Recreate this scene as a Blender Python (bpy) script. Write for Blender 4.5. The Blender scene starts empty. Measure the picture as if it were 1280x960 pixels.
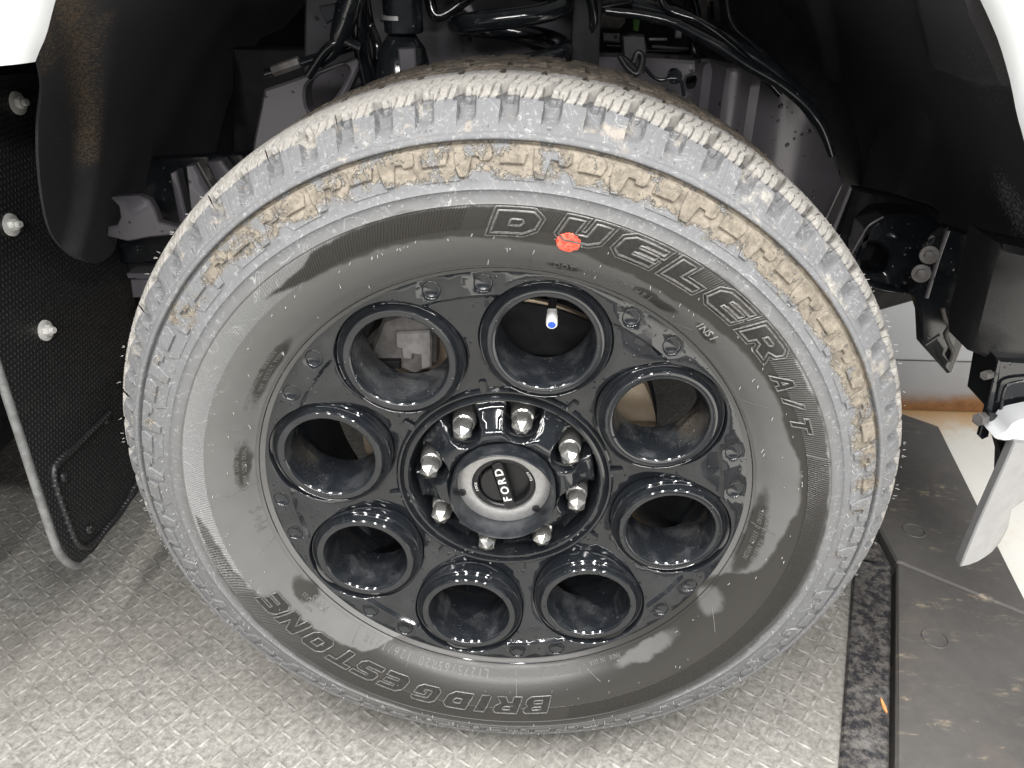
import bpy, bmesh, math, random
import numpy as np
from mathutils import Vector, Matrix
from mathutils.geometry import delaunay_2d_cdt
R = math.radians
random.seed(4)
sc = bpy.context.scene
col = sc.collection

# ------------------------------------------------------------------ camera
FPX = 950.0
CAM = Vector((0.045233, -0.639433, 0.92003))
AX = Vector((0.99848, 0.055117, 0.0)); AY = Vector((0.02769, -0.50162, -0.864645)); AZ = Vector((-0.047657, 0.86333, -0.502384))
cam_data = bpy.data.cameras.new("camera"); cam = bpy.data.objects.new("camera", cam_data); col.objects.link(cam)
cam_data.sensor_fit = 'HORIZONTAL'; cam_data.sensor_width = 36.0; cam_data.lens = FPX / 1280 * 36
cam_data.clip_start = 0.02; cam_data.clip_end = 60
M3 = Matrix((AX, -AY, -AZ)).transposed()
cam.matrix_world = Matrix.Translation(CAM) @ M3.to_4x4()
sc.camera = cam

# ------------------------------------------------------------------ world, lamps, exposure
w = bpy.data.worlds.new("World"); sc.world = w; w.use_nodes = True
bg = w.node_tree.nodes["Background"]; bg.inputs[0].default_value = (0.90, 0.94, 1.0, 1); bg.inputs[1].default_value = 0.22
sc.view_settings.view_transform = 'Standard'; sc.view_settings.look = 'None'
sc.view_settings.exposure = 0.0; sc.view_settings.gamma = 1.0; sc.view_settings.use_curve_mapping = False
sc.cycles.use_denoising = True
sc.cycles.max_bounces = 7; sc.cycles.diffuse_bounces = 3; sc.cycles.glossy_bounces = 4
def strip_lamp(x, y, z, lx, ly, power, rz=0.0, rx=0.0, ry=0.0):
    d = bpy.data.lights.new("ceiling_and_fill_lamp", 'AREA'); d.shape = 'RECTANGLE'; d.size = lx; d.size_y = ly; d.energy = power
    d.color = (1.0, 0.98, 0.95)
    o = bpy.data.objects.new("ceiling_and_fill_lamp", d); o.location = (x, y, z); o.rotation_euler = (rx, ry, rz); col.objects.link(o)
for lx_, ly_, ll_, lw_, lp_ in ((-1.5, -1.0, 0.10, 2.4, 92), (-0.5, -1.2, 0.10, 2.4, 104), (0.6, -1.2, 0.10, 2.4, 104), (1.7, -1.0, 0.10, 2.4, 96)):
    strip_lamp(lx_, ly_, 2.9, ll_, lw_, lp_)
strip_lamp(0.2, -3.7, 2.25, 4.5, 0.12, 190, rx=R(55))  # added low front lamp, sends light and hose highlights into the wheel arch
strip_lamp(2.3, 1.0, 2.4, 0.8, 1.6, 55, ry=R(25))  # added fill lamp, tilted in from the right

# ------------------------------------------------------------------ helpers
CZ = 0.411                                      # wheel centre height
def ray(px, py):
    return AX * ((px - 640) / FPX) + AY * ((py - 480) / FPX) + AZ
def at_y(px, py, y):
    d = ray(px, py); return CAM + d * ((y - CAM.y) / d.y)
def at_x(px, py, x):
    d = ray(px, py); return CAM + d * ((x - CAM.x) / d.x)
def at_z(px, py, z=0.0):
    d = ray(px, py); return CAM + d * ((z - CAM.z) / d.z)

def mk(name, verts, faces, mat, parent=None, smooth=True, angle=35, data_only=False):
    me = bpy.data.meshes.new(name)
    me.from_pydata([tuple(v) for v in verts], [], [tuple(f) for f in faces])
    return fin(name, me, mat, parent, smooth, angle, data_only)
def fin(name, me, mat, parent=None, smooth=True, angle=35, data_only=False):
    me.update()
    if smooth:
        me.polygons.foreach_set("use_smooth", [True] * len(me.polygons))
        if angle < 180: me.set_sharp_from_angle(angle=R(angle))
    if mat: me.materials.append(mat)
    if data_only: return me
    return link(name, me, parent)
def link(name, me, parent=None):
    o = bpy.data.objects.new(name, me); col.objects.link(o)
    if parent is not None: o.parent = parent
    return o
def bmfin(name, bm, mat, parent=None, smooth=True, angle=35, data_only=False, recalc=True):
    if recalc: bmesh.ops.recalc_face_normals(bm, faces=bm.faces)
    me = bpy.data.meshes.new(name); bm.to_mesh(me); bm.free()
    return fin(name, me, mat, parent, smooth, angle, data_only)
def grid_faces(nu, nv, cu=False, base=0):
    f = []
    for i in range(nu if cu else nu - 1):
        a = i * nv; b = ((i + 1) % nu) * nv
        for j in range(nv - 1):
            f.append((base + a + j, base + b + j, base + b + j + 1, base + a + j + 1))
    return f
def W(x, y, z): return (x, y, z + CZ)           # wheel space -> world
def pol(th, r, y):                              # th clockwise from up, as seen from outside
    return (r * math.sin(th), y, r * math.cos(th) + CZ)
def lathe(name, prof, mat, parent=None, n=128, centre=(0, 0), data_only=False, angle=35):
    vs = []
    for i in range(n):
        t = 2 * math.pi * i / n
        for r_, y_ in prof:
            vs.append((centre[0] + r_ * math.sin(t), y_, centre[1] + r_ * math.cos(t)))
    if not data_only: vs = [(x, y, z + CZ) for x, y, z in vs]
    return mk(name, vs, grid_faces(n, len(prof), True), mat, parent, angle=angle, data_only=data_only)
def spline(pts, n):
    pts = [Vector(p) for p in pts]; out = []
    P = [2 * pts[0] - pts[1]] + pts + [2 * pts[-1] - pts[-2]]
    for i in range(len(pts) - 1):
        a, b, c, d = P[i:i + 4]
        for k in range(n):
            t = k / n
            out.append(0.5 * ((2 * b) + (c - a) * t + (2 * a - 5 * b + 4 * c - d) * t * t + (3 * b - a - 3 * c + d) * t ** 3))
    out.append(pts[-1]); return out
def tube_geo(path, rad, n=10, closed=False, vs=None, fs=None):
    vs = [] if vs is None else vs; fs = [] if fs is None else fs
    base = len(vs); m = len(path); up = None
    for i, p in enumerate(path):
        a = path[(i - 1) % m] if (closed or i > 0) else path[i]
        b = path[(i + 1) % m] if (closed or i < m - 1) else path[i]
        t = (Vector(b) - Vector(a)).normalized()
        if up is None: up = t.orthogonal().normalized()
        up = (up - t * up.dot(t)).normalized(); sd = t.cross(up)
        rr = rad[i] if isinstance(rad, (list, tuple)) else rad
        for k in range(n):
            an = 2 * math.pi * k / n
            vs.append(Vector(p) + (up * math.cos(an) + sd * math.sin(an)) * rr)
    fs += grid_faces(m, n, closed, base)
    for i in range(m if closed else m - 1):
        a = base + i * n; b = base + ((i + 1) % m) * n
        fs.append((a + n - 1, b + n - 1, b, a))
    if not closed:
        fs.append(tuple(base + k for k in range(n))); fs.append(tuple(base + (m - 1) * n + k for k in reversed(range(n))))
    return vs, fs
def tube(name, pts, rad, mat, parent=None, seg=8, n=12):
    path = spline(pts, seg) if seg else [Vector(p) for p in pts]
    if isinstance(rad, (list, tuple)):
        m = len(path); rad = list(np.interp(np.linspace(0, len(pts) - 1, m), range(len(pts)), rad))
    vs, fs = tube_geo(path, rad, n); return mk(name, vs, fs, mat, parent, angle=50)
def inside(poly, x, y):
    c = False; j = len(poly) - 1
    for i in range(len(poly)):
        xi, yi = poly[i]; xj, yj = poly[j]
        if (yi > y) != (yj > y) and x < (xj - xi) * (y - yi) / (yj - yi) + xi: c = not c
        j = i
    return c
def resample(poly, d):
    out = []
    for i in range(len(poly)):
        a = poly[i]; b = poly[(i + 1) % len(poly)]
        L = math.hypot(b[0] - a[0], b[1] - a[1]); k = max(1, int(math.ceil(L / d)))
        for q in range(k): out.append((a[0] + (b[0] - a[0]) * q / k, a[1] + (b[1] - a[1]) * q / k))
    return out
def smoothpoly(poly, n=5):
    m = len(poly); P = [Vector((p[0], p[1], 0)) for p in poly]; out = []
    for i in range(m):
        a, b, c, d = P[i - 1], P[i], P[(i + 1) % m], P[(i + 2) % m]
        for k in range(n):
            t = k / n
            v = 0.5 * ((2 * b) + (c - a) * t + (2 * a - 5 * b + 4 * c - d) * t * t + (3 * b - a - 3 * c + d) * t ** 3)
            out.append((v.x, v.y))
    return out
def cdt(outer, holes=(), d=0.01, extra=()):
    """triangulate a 2D outline with holes; returns verts, tris, boundary loops (index lists)"""
    loops = [resample(outer, d)] + [resample(h, d) for h in holes]
    vs = []; ed = []; 
    for L in loops:
        b = len(vs); vs += L; ed += [(b + i, b + (i + 1) % len(L)) for i in range(len(L))]
    nb = len(vs)
    xs = [v[0] for v in loops[0]]; ys = [v[1] for v in loops[0]]
    barr = np.array(vs)
    gx = np.arange(min(xs) + d * .5, max(xs), d); gy = np.arange(min(ys) + d * .5, max(ys), d)
    for i, x in enumerate(gx):
        for y in gy:
            x2 = x; y2 = y + (d * .5 if i % 2 else 0)
            if inside(loops[0], x2, y2) and not any(inside(h, x2, y2) for h in loops[1:]):
                if np.min((barr[:, 0] - x2) ** 2 + (barr[:, 1] - y2) ** 2) > (d * .55) ** 2: vs.append((x2, y2))
    vs += list(extra)
    r = delaunay_2d_cdt([Vector(v) for v in vs], ed, [], 0, 1e-7)
    V = [tuple(v) for v in r[0]]; remap = {}
    for ni, src in enumerate(r[3]):
        for s in src: remap[s] = ni
    T = []
    for f in r[2]:
        cx = sum(V[k][0] for k in f) / 3; cy = sum(V[k][1] for k in f) / 3
        if inside(loops[0], cx, cy) and not any(inside(h, cx, cy) for h in loops[1:]): T.append(tuple(f))
    LI = []; b = 0
    for L in loops:
        LI.append([remap[b + i] for i in range(len(L))]); b += len(L)
    return V, T, LI
def plate(name, outer, mapf, h, mat, parent=None, holes=(), d=0.006, base=-0.001, bevel=0.0, angle=35, data_only=False):
    """raised plate: outline in 2D, mapf(u, v, height) -> 3D; walls down to `base`; optional small bevel"""
    V, T, LI = cdt(outer, holes, d)
    vs = []; fs = []
    if bevel > 0:
        c = {}
        for L in LI:
            m = len(L)
            area = sum(V[L[i]][0] * V[L[(i + 1) % m]][1] - V[L[(i + 1) % m]][0] * V[L[i]][1] for i in range(m))
            sg = 1 if area > 0 else -1
            if L is not LI[0]: sg = -sg
            for i in range(m):
                a = V[L[i - 1]]; b = V[L[(i + 1) % m]]; dx = b[0] - a[0]; dy = b[1] - a[1]; l = math.hypot(dx, dy) or 1
                c[L[i]] = (V[L[i]][0] - dy / l * sg * bevel, V[L[i]][1] + dx / l * sg * bevel)
        vs = [mapf(*(c.get(i, v)), h) for i, v in enumerate(V)]
    else: vs = [mapf(v[0], v[1], h) for v in V]
    fs = list(T)
    for L in LI:
        m = len(L); top = L
        rings = ([h - bevel] if bevel > 0 else []) + [base]
        for hh in rings:
            b = len(vs)
            for i in L: vs.append(mapf(V[i][0], V[i][1], hh))
            new = [b + i for i in range(m)]
            fs += [(top[i], top[(i + 1) % m], new[(i + 1) % m], new[i]) for i in range(m)]
            top = new
    bm = bmesh.new(); bv = [bm.verts.new(v) for v in vs]
    for f in fs:
        try: bm.faces.new([bv[k] for k in f])
        except ValueError: pass
    return bmfin(name, bm, mat, parent, angle=angle, data_only=data_only)
def slab(name, px, y, thick, mat, parent=None, holes=(), smooth_n=0, bevel=0.003, dy=None, d=0.03, angle=35):
    """flat sheet standing at distance y: outline given by where its corners sit, real thickness behind it"""
    def conv(L):
        L = smoothpoly(L, smooth_n) if smooth_n else L
        return [(p.x, p.z) for p in (at_y(a, b, y) for a, b in L)]
    f = dy or (lambda x, z: 0.0)
    return plate(name, conv(px), lambda u, v, h: (u, y - h + f(u, v), v), 0.0, mat, parent,
                 [conv(h) for h in holes], d=d, base=-thick, bevel=bevel, angle=angle)
def box(name, a, b, mat, parent=None, bevel=0.004):
    bm = bmesh.new(); bmesh.ops.create_cube(bm, size=1)
    for v in bm.verts: v.co = Vector([(a[i] + b[i]) / 2 + v.co[i] * (b[i] - a[i]) for i in range(3)])
    if bevel: bmesh.ops.bevel(bm, geom=bm.edges[:], offset=bevel, segments=2, affect='EDGES', profile=.6)
    return bmfin(name, bm, mat, parent)
def cyl(name, p, axis, rad, length, mat, parent=None, n=24, prof=None, data_only=False):
    """turned piece along an axis; prof = list of (t along length 0..1, radius factor)"""
    axis = Vector(axis).normalized(); u = axis.orthogonal().normalized(); v = axis.cross(u)
    prof = prof or [(0, 0), (0, .93), (.04, 1), (.96, 1), (1, .93), (1, 0)]
    vs = []
    for k in range(n):
        t = 2 * math.pi * (k + .5) / n
        for a, rr in prof: vs.append(Vector(p) + axis * (a * length) + (u * math.cos(t) + v * math.sin(t)) * rad * rr)
    bm = bmesh.new(); bv = [bm.verts.new(q) for q in vs]
    for f in grid_faces(n, len(prof), True): bm.faces.new([bv[k] for k in f])
    bmesh.ops.remove_doubles(bm, verts=bm.verts, dist=1e-6)
    bmesh.ops.dissolve_degenerate(bm, dist=1e-6, edges=bm.edges)
    return bmfin(name, bm, mat, parent, data_only=data_only)

# ------------------------------------------------------------------ materials
class NT:
    def __init__(s, name):
        s.m = bpy.data.materials.new(name); s.m.use_nodes = True; s.t = s.m.node_tree
        s.b = s.t.nodes["Principled BSDF"]; s.pos = None
    def n(s, typ, **kw):
        nd = s.t.nodes.new(typ)
        for k, v in kw.items(): setattr(nd, k, v)
        return nd
    def set(s, sock, v):
        if isinstance(v, bpy.types.NodeSocket): s.t.links.new(v, sock)
        else:
            if isinstance(v, (int, float)) and sock.type in ('RGBA',): v = (v, v, v, 1)
            if isinstance(v, (tuple, list)) and sock.type == 'RGBA' and len(v) == 3: v = (*v, 1)
            sock.default_value = v
    def math(s, op, a, b=0.0, c=0.0, clamp=False):
        nd = s.n('ShaderNodeMath', operation=op, use_clamp=clamp)
        s.set(nd.inputs[0], a); s.set(nd.inputs[1], b); s.set(nd.inputs[2], c); return nd.outputs[0]
    def P(s):
        if s.pos is None: s.pos = s.n('ShaderNodeNewGeometry').outputs['Position']
        return s.pos
    def noise(s, scale, detail=4, rough=.55, vec=None, dist=0.0):
        nd = s.n('ShaderNodeTexNoise'); s.set(nd.inputs['Vector'], vec if vec is not None else s.P())
        nd.inputs['Scale'].default_value = scale; nd.inputs['Detail'].default_value = detail
        nd.inputs['Roughness'].default_value = rough; nd.inputs['Distortion'].default_value = dist
        return nd.outputs['Fac']
    def voro(s, scale, out='Distance', feature='F1', vec=None, rnd=1.0):
        nd = s.n('ShaderNodeTexVoronoi', feature=feature); s.set(nd.inputs['Vector'], vec if vec is not None else s.P())
        nd.inputs['Scale'].default_value = scale; nd.inputs['Randomness'].default_value = rnd
        return nd.outputs[out]
    def ramp(s, v, a, b, c=0.0, d=1.0, smooth=True):
        nd = s.n('ShaderNodeMapRange'); nd.interpolation_type = 'SMOOTHSTEP' if smooth else 'LINEAR'; nd.clamp = True
        s.set(nd.inputs[0], v); 
        for i, q in zip((1, 2, 3, 4), (a, b, c, d)): s.set(nd.inputs[i], q)
        return nd.outputs[0]
    def mix(s, f, a, b):
        nd = s.n('ShaderNodeMix', data_type='RGBA'); s.set(nd.inputs[0], f); s.set(nd.inputs[6], a); s.set(nd.inputs[7], b); return nd.outputs[2]
    def bump(s, h, strength=.5, dist=.001, prev=None):
        nd = s.n('ShaderNodeBump'); nd.inputs['Strength'].default_value = strength; nd.inputs['Distance'].default_value = dist
        s.set(nd.inputs['Height'], h)
        if prev is not None: s.set(nd.inputs['Normal'], prev)
        return nd.outputs[0]
    def xyz(s, v=None):
        nd = s.n('ShaderNodeSeparateXYZ'); s.set(nd.inputs[0], v if v is not None else s.P()); return nd.outputs
    def out(s, color=None, rough=None, metal=None, normal=None, coat=None, coat_rough=None, spec=None):
        for k, v in (('Base Color', color), ('Roughness', rough), ('Metallic', metal), ('Normal', normal), ('Coat Weight', coat), ('Coat Roughness', coat_rough), ('Specular IOR Level', spec)):
            if v is not None: s.set(s.b.inputs[k], v)
        return s.m

def droplets(nt, prev=None, scale=210, amount=.35, strength=.8):
    """small water beads standing on a surface: dome shaped bumps in scattered cells"""
    d = nt.voro(scale); c = nt.voro(scale, 'Color'); ch = nt.xyz(c)[0]
    size = nt.ramp(ch, 1 - amount, 1.0, 0.0, .42, False)
    dome = nt.math('SUBTRACT', size, d); dome = nt.math('MAXIMUM', dome, 0.0); dome = nt.math('POWER', dome, .5)
    return nt.bump(dome, strength, .0022, prev), nt.ramp(dome, .03, .12)

def polar(nt):
    x, y, z = nt.xyz()[:3]; zz = nt.math('SUBTRACT', z, CZ)
    r = nt.math('SQRT', nt.math('ADD', nt.math('MULTIPLY', x, x), nt.math('MULTIPLY', zz, zz)))
    th = nt.math('ARCTAN2', x, zz); return x, y, zz, r, th
def theta_curve(nt, th, pts):
    t = nt.math('MULTIPLY_ADD', th, 1 / (2 * math.pi), .5)
    nd = nt.n('ShaderNodeFloatCurve'); cv = nd.mapping.curves[0]
    nd.mapping.use_clip = False
    P = [((a + 180) / 360, (b - .24) / .1) for a, b in pts]
    while len(cv.points) < len(P): cv.points.new(.5, .5)
    for p, q in zip(cv.points, P): p.location = q; p.handle_type = 'AUTO'
    nd.mapping.update(); nt.set(nd.inputs['Value'], t)
    return nt.math('MULTIPLY_ADD', nd.outputs[0], .1, .24)

def rubber_material(name, hatch=False, fixed=None):
    nt = NT(name); x, y, zz, r, th = polar(nt)
    wob = nt.math('MULTIPLY_ADD', nt.noise(38, 3), .012, -.006)
    rw = nt.math('ADD', r, wob)
    # wetted band of the sidewall between two wandering outlines
    lo = theta_curve(nt, th, [(-180, .246), (-152, .254), (-142, .283), (-132, .286), (-124, .291), (-116, .303), (-108, .307), (-100, .311), (-93, .318), (-88, .329), (-52, .329), (-40, .312), (-28, .302), (-15, .300), (-2, .296), (10, .292), (30, .286), (45, .290), (57, .294), (68, .2925), (76, .298), (81, .300), (91, .292), (103, .284), (115, .254), (130, .246), (180, .246)])
    hi = theta_curve(nt, th, [(-180, .334), (-150, .331), (-120, .328), (-104, .325), (-95, .3235), (-88, .321), (-52, .321), (-40, .3135), (-28, .3225), (-12, .3265), (0, .325), (30, .326), (45, .327), (58, .323), (66, .326), (77, .324), (91, .3268), (110, .330), (140, .334), (180, .334)])
    wet = nt.math('MULTIPLY', nt.ramp(nt.math('SUBTRACT', rw, lo), -.0020, .0020), nt.ramp(nt.math('SUBTRACT', hi, rw), -.0016, .0016))
    # small wet spots over the fine print, pale islands inside the wet zone: dry patches and one painted glossy reflection
    def spot(t0, r0, wt, wr):
        a = nt.math('DIVIDE', nt.math('SUBTRACT', th, R(t0)), R(wt)); b = nt.math('DIVIDE', nt.math('SUBTRACT', rw, r0), wr)
        q = nt.math('ADD', nt.math('MULTIPLY', a, a), nt.math('MULTIPLY', b, b)); return nt.ramp(nt.math('MULTIPLY_ADD', nt.noise(48, 5), 1.5, q), 1.20, 2.15, 1.0, 0.0)
    for a in ((-82, .272, 6, .007), (-55, .272, 9, .006), (-121, .268, 4, .009), (12, .271, 3.2, .0045), (30, .274, 5, .006), (42, .277, 3, .005), (97, .268, 13, .008)):
        wet = nt.math('MAXIMUM', wet, spot(*a))
    dry = None
    for a in ((119, .268, 4.0, .012), (141, .2715, 9.5, .0075), (53, .288, 2.0, .004)):
        wet = nt.math('MULTIPLY', wet, nt.math('MULTIPLY_ADD', spot(*a), -.72, 1.0))
    # dust film, thicker towards the shoulder; caked mud round the raised pads
    n1 = nt.noise(55, 8, .7); n2 = nt.noise(14, 4, .6); n3 = nt.noise(260, 4, .7)
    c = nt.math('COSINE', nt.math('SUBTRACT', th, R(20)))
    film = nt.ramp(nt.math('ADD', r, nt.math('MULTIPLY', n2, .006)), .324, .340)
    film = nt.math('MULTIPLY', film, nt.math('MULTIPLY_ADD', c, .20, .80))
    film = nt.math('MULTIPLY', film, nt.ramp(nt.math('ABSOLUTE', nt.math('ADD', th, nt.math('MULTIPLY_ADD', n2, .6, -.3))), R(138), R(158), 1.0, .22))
    scratch = nt.ramp(nt.noise(9, 2, .5, dist=6.0), .497, .503); scr2 = nt.ramp(nt.noise(9, 2, .5, dist=6.0), .503, .509, 1.0, 0.0)
    sc_ = nt.math('MULTIPLY', nt.math('MULTIPLY', scratch, scr2), nt.math('MULTIPLY', nt.ramp(r, .290, .31), nt.ramp(n1, .42, .56)))
    sc_ = nt.math('MULTIPLY', sc_, nt.math('SUBTRACT', 1.0, wet))
    up = nt.ramp(th, R(-125), R(10)); up2 = nt.ramp(th, R(112), R(62)); upp = nt.math('ADD', nt.math('MULTIPLY', up, up2), .18)
    band = nt.math('MULTIPLY', nt.ramp(r, .336, .357), nt.ramp(r, .372, .378, 1.0, 0.0))
    n1b = nt.noise(34, 9, .72)
    m_in = nt.math('ADD', nt.math('MULTIPLY', n1b, 1.25), nt.math('MULTIPLY', band, nt.math('MULTIPLY_ADD', upp, .36, .0)))
    mud = nt.ramp(m_in, .945, .975)
    mud_edge = nt.math('MULTIPLY', nt.ramp(nt.math('MULTIPLY_ADD', n3, .12, m_in), .965, .990), nt.ramp(m_in, .93, .965, 1.0, .0))
    sh = nt.math('MULTIPLY', nt.ramp(r, .374, .379), nt.math('MULTIPLY_ADD', c, .35, .55))
    m2 = nt.math('ADD', nt.math('MULTIPLY', nt.noise(34, 7, .68), .95), nt.math('MULTIPLY', sh, .10))
    mud2 = nt.math('MULTIPLY', nt.ramp(m2, .60, .72), nt.ramp(r, .372, .378)); mud2 = nt.math('MULTIPLY', mud2, .65)
    tread = nt.ramp(nt.math('MULTIPLY_ADD', n1, .004, r), .4030, .4046); white = nt.math('MULTIPLY', tread, nt.ramp(nt.math('ADD', y, nt.math('MULTIPLY', n1, .02)), .048, .075, 1.0, .0))
    brown = nt.math('MULTIPLY', tread, nt.ramp(y, .056, .066))
    rub = nt.mix(nt.math('MULTIPLY_ADD', n3, .5, 0), (.078, .077, .074), (.105, .104, .102))
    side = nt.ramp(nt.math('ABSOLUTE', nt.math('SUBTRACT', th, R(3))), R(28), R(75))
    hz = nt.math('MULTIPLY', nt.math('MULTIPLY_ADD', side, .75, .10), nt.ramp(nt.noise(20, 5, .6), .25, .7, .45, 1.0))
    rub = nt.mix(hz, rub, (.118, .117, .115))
    rub = nt.mix(nt.math('MULTIPLY', nt.math('MULTIPLY', nt.ramp(r, .3035, .3050), nt.ramp(r, .3248, .3256, 1.0, 0.0)), .45), rub, (.20, .205, .21))
    rub = nt.mix(wet, rub, (.028, .0268, .0245))
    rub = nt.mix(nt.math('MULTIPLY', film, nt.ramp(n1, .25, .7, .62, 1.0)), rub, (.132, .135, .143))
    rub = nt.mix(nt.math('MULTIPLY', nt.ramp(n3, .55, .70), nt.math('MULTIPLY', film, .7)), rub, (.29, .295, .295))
    rub = nt.mix(nt.math('MULTIPLY', sc_, .55), rub, (.42, .42, .41))
    rub = nt.mix(mud2, rub, nt.mix(nt.ramp(n2, .4, .6), (.27, .235, .19), (.36, .34, .30)))
    rub = nt.mix(mud_edge, rub, (.31, .29, .26))
    rub = nt.mix(mud, rub, nt.mix(nt.ramp(nt.noise(120, 7, .75), .3, .7), (.095, .082, .065), (.225, .198, .160)))
    rub = nt.mix(nt.math('MULTIPLY', white, nt.ramp(nt.noise(90, 6, .7), .28, .5, .25, 1.0)), rub, nt.mix(n3, (.15, .143, .132), (.37, .355, .33)))
    rub = nt.mix(brown, rub, nt.mix(nt.ramp(n1, .35, .65), (.035, .030, .024), (.11, .09, .07)))
    rough = nt.mix(wet, .50, .30); rough = nt.mix(nt.math('MAXIMUM', film, mud), rough, .8)
    hgt = nt.math('ADD', nt.math('MULTIPLY', nt.math('MAXIMUM', mud, nt.math('MULTIPLY', mud_edge, .7)), 1.0), nt.math('MULTIPLY', nt.math('MAXIMUM', nt.math('MAXIMUM', mud, mud2), white), nt.math('MULTIPLY', nt.noise(170, 5, .7), 1.3)))
    hgt = nt.math('ADD', hgt, nt.math('MULTIPLY', n3, .10))
    hgt = nt.math('MULTIPLY_ADD', wet, .25, hgt)
    nb = nt.bump(hgt, 1.0, .0009)
    return nt.out(rub, rough, 0, nb, spec=.42)
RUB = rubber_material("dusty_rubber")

def gloss_black(name, base=.008, rough=.16, drops=.33, grime=0.0, dscale=210, spots=False, spec_=.5):
    nt = NT(name); n1 = nt.noise(30, 5, .65)
    nb = nt.bump(nt.noise(90, 3), .05, .0006)
    nb, dm = droplets(nt, nb, dscale, drops)
    colr = nt.mix(nt.math('MULTIPLY', nt.ramp(n1, .42, .72), grime), (base * .85, base * 1.0, base * 1.25), (.12, .125, .13))
    rg = nt.mix(nt.ramp(n1, .35, .80), rough, rough + .06)
    if spots: colr = nt.mix(nt.math('MULTIPLY', dm, .5), colr, (.004, .004, .004))
    return nt.out(colr, rg, 0, nb, spec=spec_)
RIM = gloss_black("gloss_black_wet_paint", .010, .07, .22, .08, 230, spec_=.8)
CAPM = gloss_black("satin_black_cap", .012, .34, .10, .25, 300, spec_=.4)
DIMM = gloss_black("gloss_black_dimple", .012, .14, 0.0, .0, spec_=.8)
TUBEM = gloss_black("wet_black_port_wall", .012, .16, .80, .34, 520, spec_=.9)
BLK = gloss_black("gloss_black_chassis", .007, .12, .25, .05, spec_=.7)
def panel_metal():
    nt = NT("wet_primed_sheet"); n = nt.noise(8, 3); nb, dm = droplets(nt, nt.bump(nt.noise(60, 2), .1, .001), 120, .22, .9)
    return nt.out(nt.mix(nt.math('MULTIPLY', dm, .7), nt.mix(n, (.085, .081, .090), (.14, .133, .147)), (.015, .015, .017)), .26, .4, nb, spec=.5)
SHEET = panel_metal()
def simple(name, c, rough=.5, metal=0.0, nscale=80, amp=.25, bumps=.15, c2=None, spec=.5, nvec=None):
    nt = NT(name); n = nt.noise(nscale, 5, .6); c2 = c2 or tuple(min(1, q * (1 + amp) + .003) for q in c)
    return nt.out(nt.mix(nt.ramp(n, .35, .65), c, c2), rough, metal, nt.bump(n, bumps, .001), spec=spec)
CHROME = simple("wet_zinc", (.74, .73, .70), .20, .92, 120, .2, .15)
BRIGHT = simple("bright_zinc", (.62, .62, .60), .30, .2, 120, .2, .15)
SILVER = simple("brushed_aluminium", (.40, .40, .40), .32, .7, 200, .15, .08)
DARKPL = simple("black_plastic", (.008, .0082, .009), .38, 0, 300, .2, .1)
DARK = simple("matt_black", (.004, .004, .005), .6, 0, 60, .3, .2, spec=.25)
IRON = simple("cast_iron", (.085, .08, .078), .55, .3, 90, .5, .5)
ROTOR = simple("brake_disc_steel", (.40, .33, .25), .42, .7, 40, .25, .1, (.34, .27, .19))
WHITEP = simple("white_body_paint", (.54, .555, .57), .22, 0, 5, .02, .02)
WHITEPL = simple("white_plastic", (.78, .78, .76), .4, 0, 40, .05, .05)
BLUE = simple("blue_print", (.03, .09, .50), .4, 0, 500, .4, .05)
LETW = simple("white_print", (.70, .70, .68), .4, 0, 200, .1, .02)
RED = simple("red_paint_mark", (.66, .045, .025), .6, 0, 260, .1, .5, (.74, .17, .11))
GREYRUB = simple("flap_edge_rubber", (.12, .122, .122), .55, 0, 60, .5, .3)
GREEN = simple("green_tape", (.06, .18, .02), .5, 0, 60, .3, .1)
LETR = simple("moulded_letter_rubber", (.012, .0118, .0113), .30, 0, 300, .4, .12, (.020, .0195, .0185), .5)
LETED = simple("letter_edge_highlight", (.060, .058, .055), .34, 0, 400, .4, .12, (.12, .117, .112), .5)  # edge tone lightened to paint in a highlight on the outlines
LETSM = simple("scuffed_small_letters", (.075, .074, .071), .45, 0, 400, .5, .1)
SCUFF = simple("chalky_letter_edge", (.19, .19, .185), .6, 0, 500, .9, .1)
WOOD = simple("orange_chip", (.50, .22, .08), .7, 0, 200, .5, .3)

# ------------------------------------------------------------------ setting: floor, turntable, wall
def floor_mat():
    nt = NT("painted_floor"); x, y, z = nt.xyz()[:3]; n = nt.noise(5, 6, .6); n2 = nt.noise(16, 6, .7)
    wally = nt.math('SUBTRACT', .885, y)
    rust = nt.math('MULTIPLY', nt.ramp(nt.math('ADD', wally, nt.math('MULTIPLY', n2, -.12)), -.07, .05, 1.0, 0.0), .95)
    c = nt.mix(nt.ramp(n2, .45, .75, 0, .55), (.66, .65, .61), (.58, .51, .38))
    c = nt.mix(rust, c, nt.mix(n2, (.34, .17, .05), (.62, .42, .20)))
    return nt.out(c, .5, 0, nt.bump(n2, .2, .002))
def deck_mat(name, lo, hi, dark):
    nt = NT(name); n = nt.noise(3.2, 4, .6); n2 = nt.noise(120, 8, .75); n3 = nt.noise(14, 6, .7); v = nt.voro(300)
    c = nt.mix(nt.ramp(n2, .3, .7), lo, hi)
    c = nt.mix(nt.math('MULTIPLY', nt.ramp(n3, .44, .74), .50), c, dark)
    c = nt.mix(nt.ramp(n, .40, .65, 0, .28), c, (.22, .205, .18))
    nb = nt.bump(nt.math('MULTIPLY_ADD', n3, 1.5, n2), .55, .0016)
    return nt.out(c, nt.mix(n3, .40, .72), .1, nb, spec=.5)
FLOORM = floor_mat()
DECKM = deck_mat("worn_steel_deck", (.125, .121, .112), (.325, .315, .292), (.075, .071, .065))
TREADM = deck_mat("worn_steel_tread", (.135, .131, .123), (.36, .35, .33), (.09, .086, .08))
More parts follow.
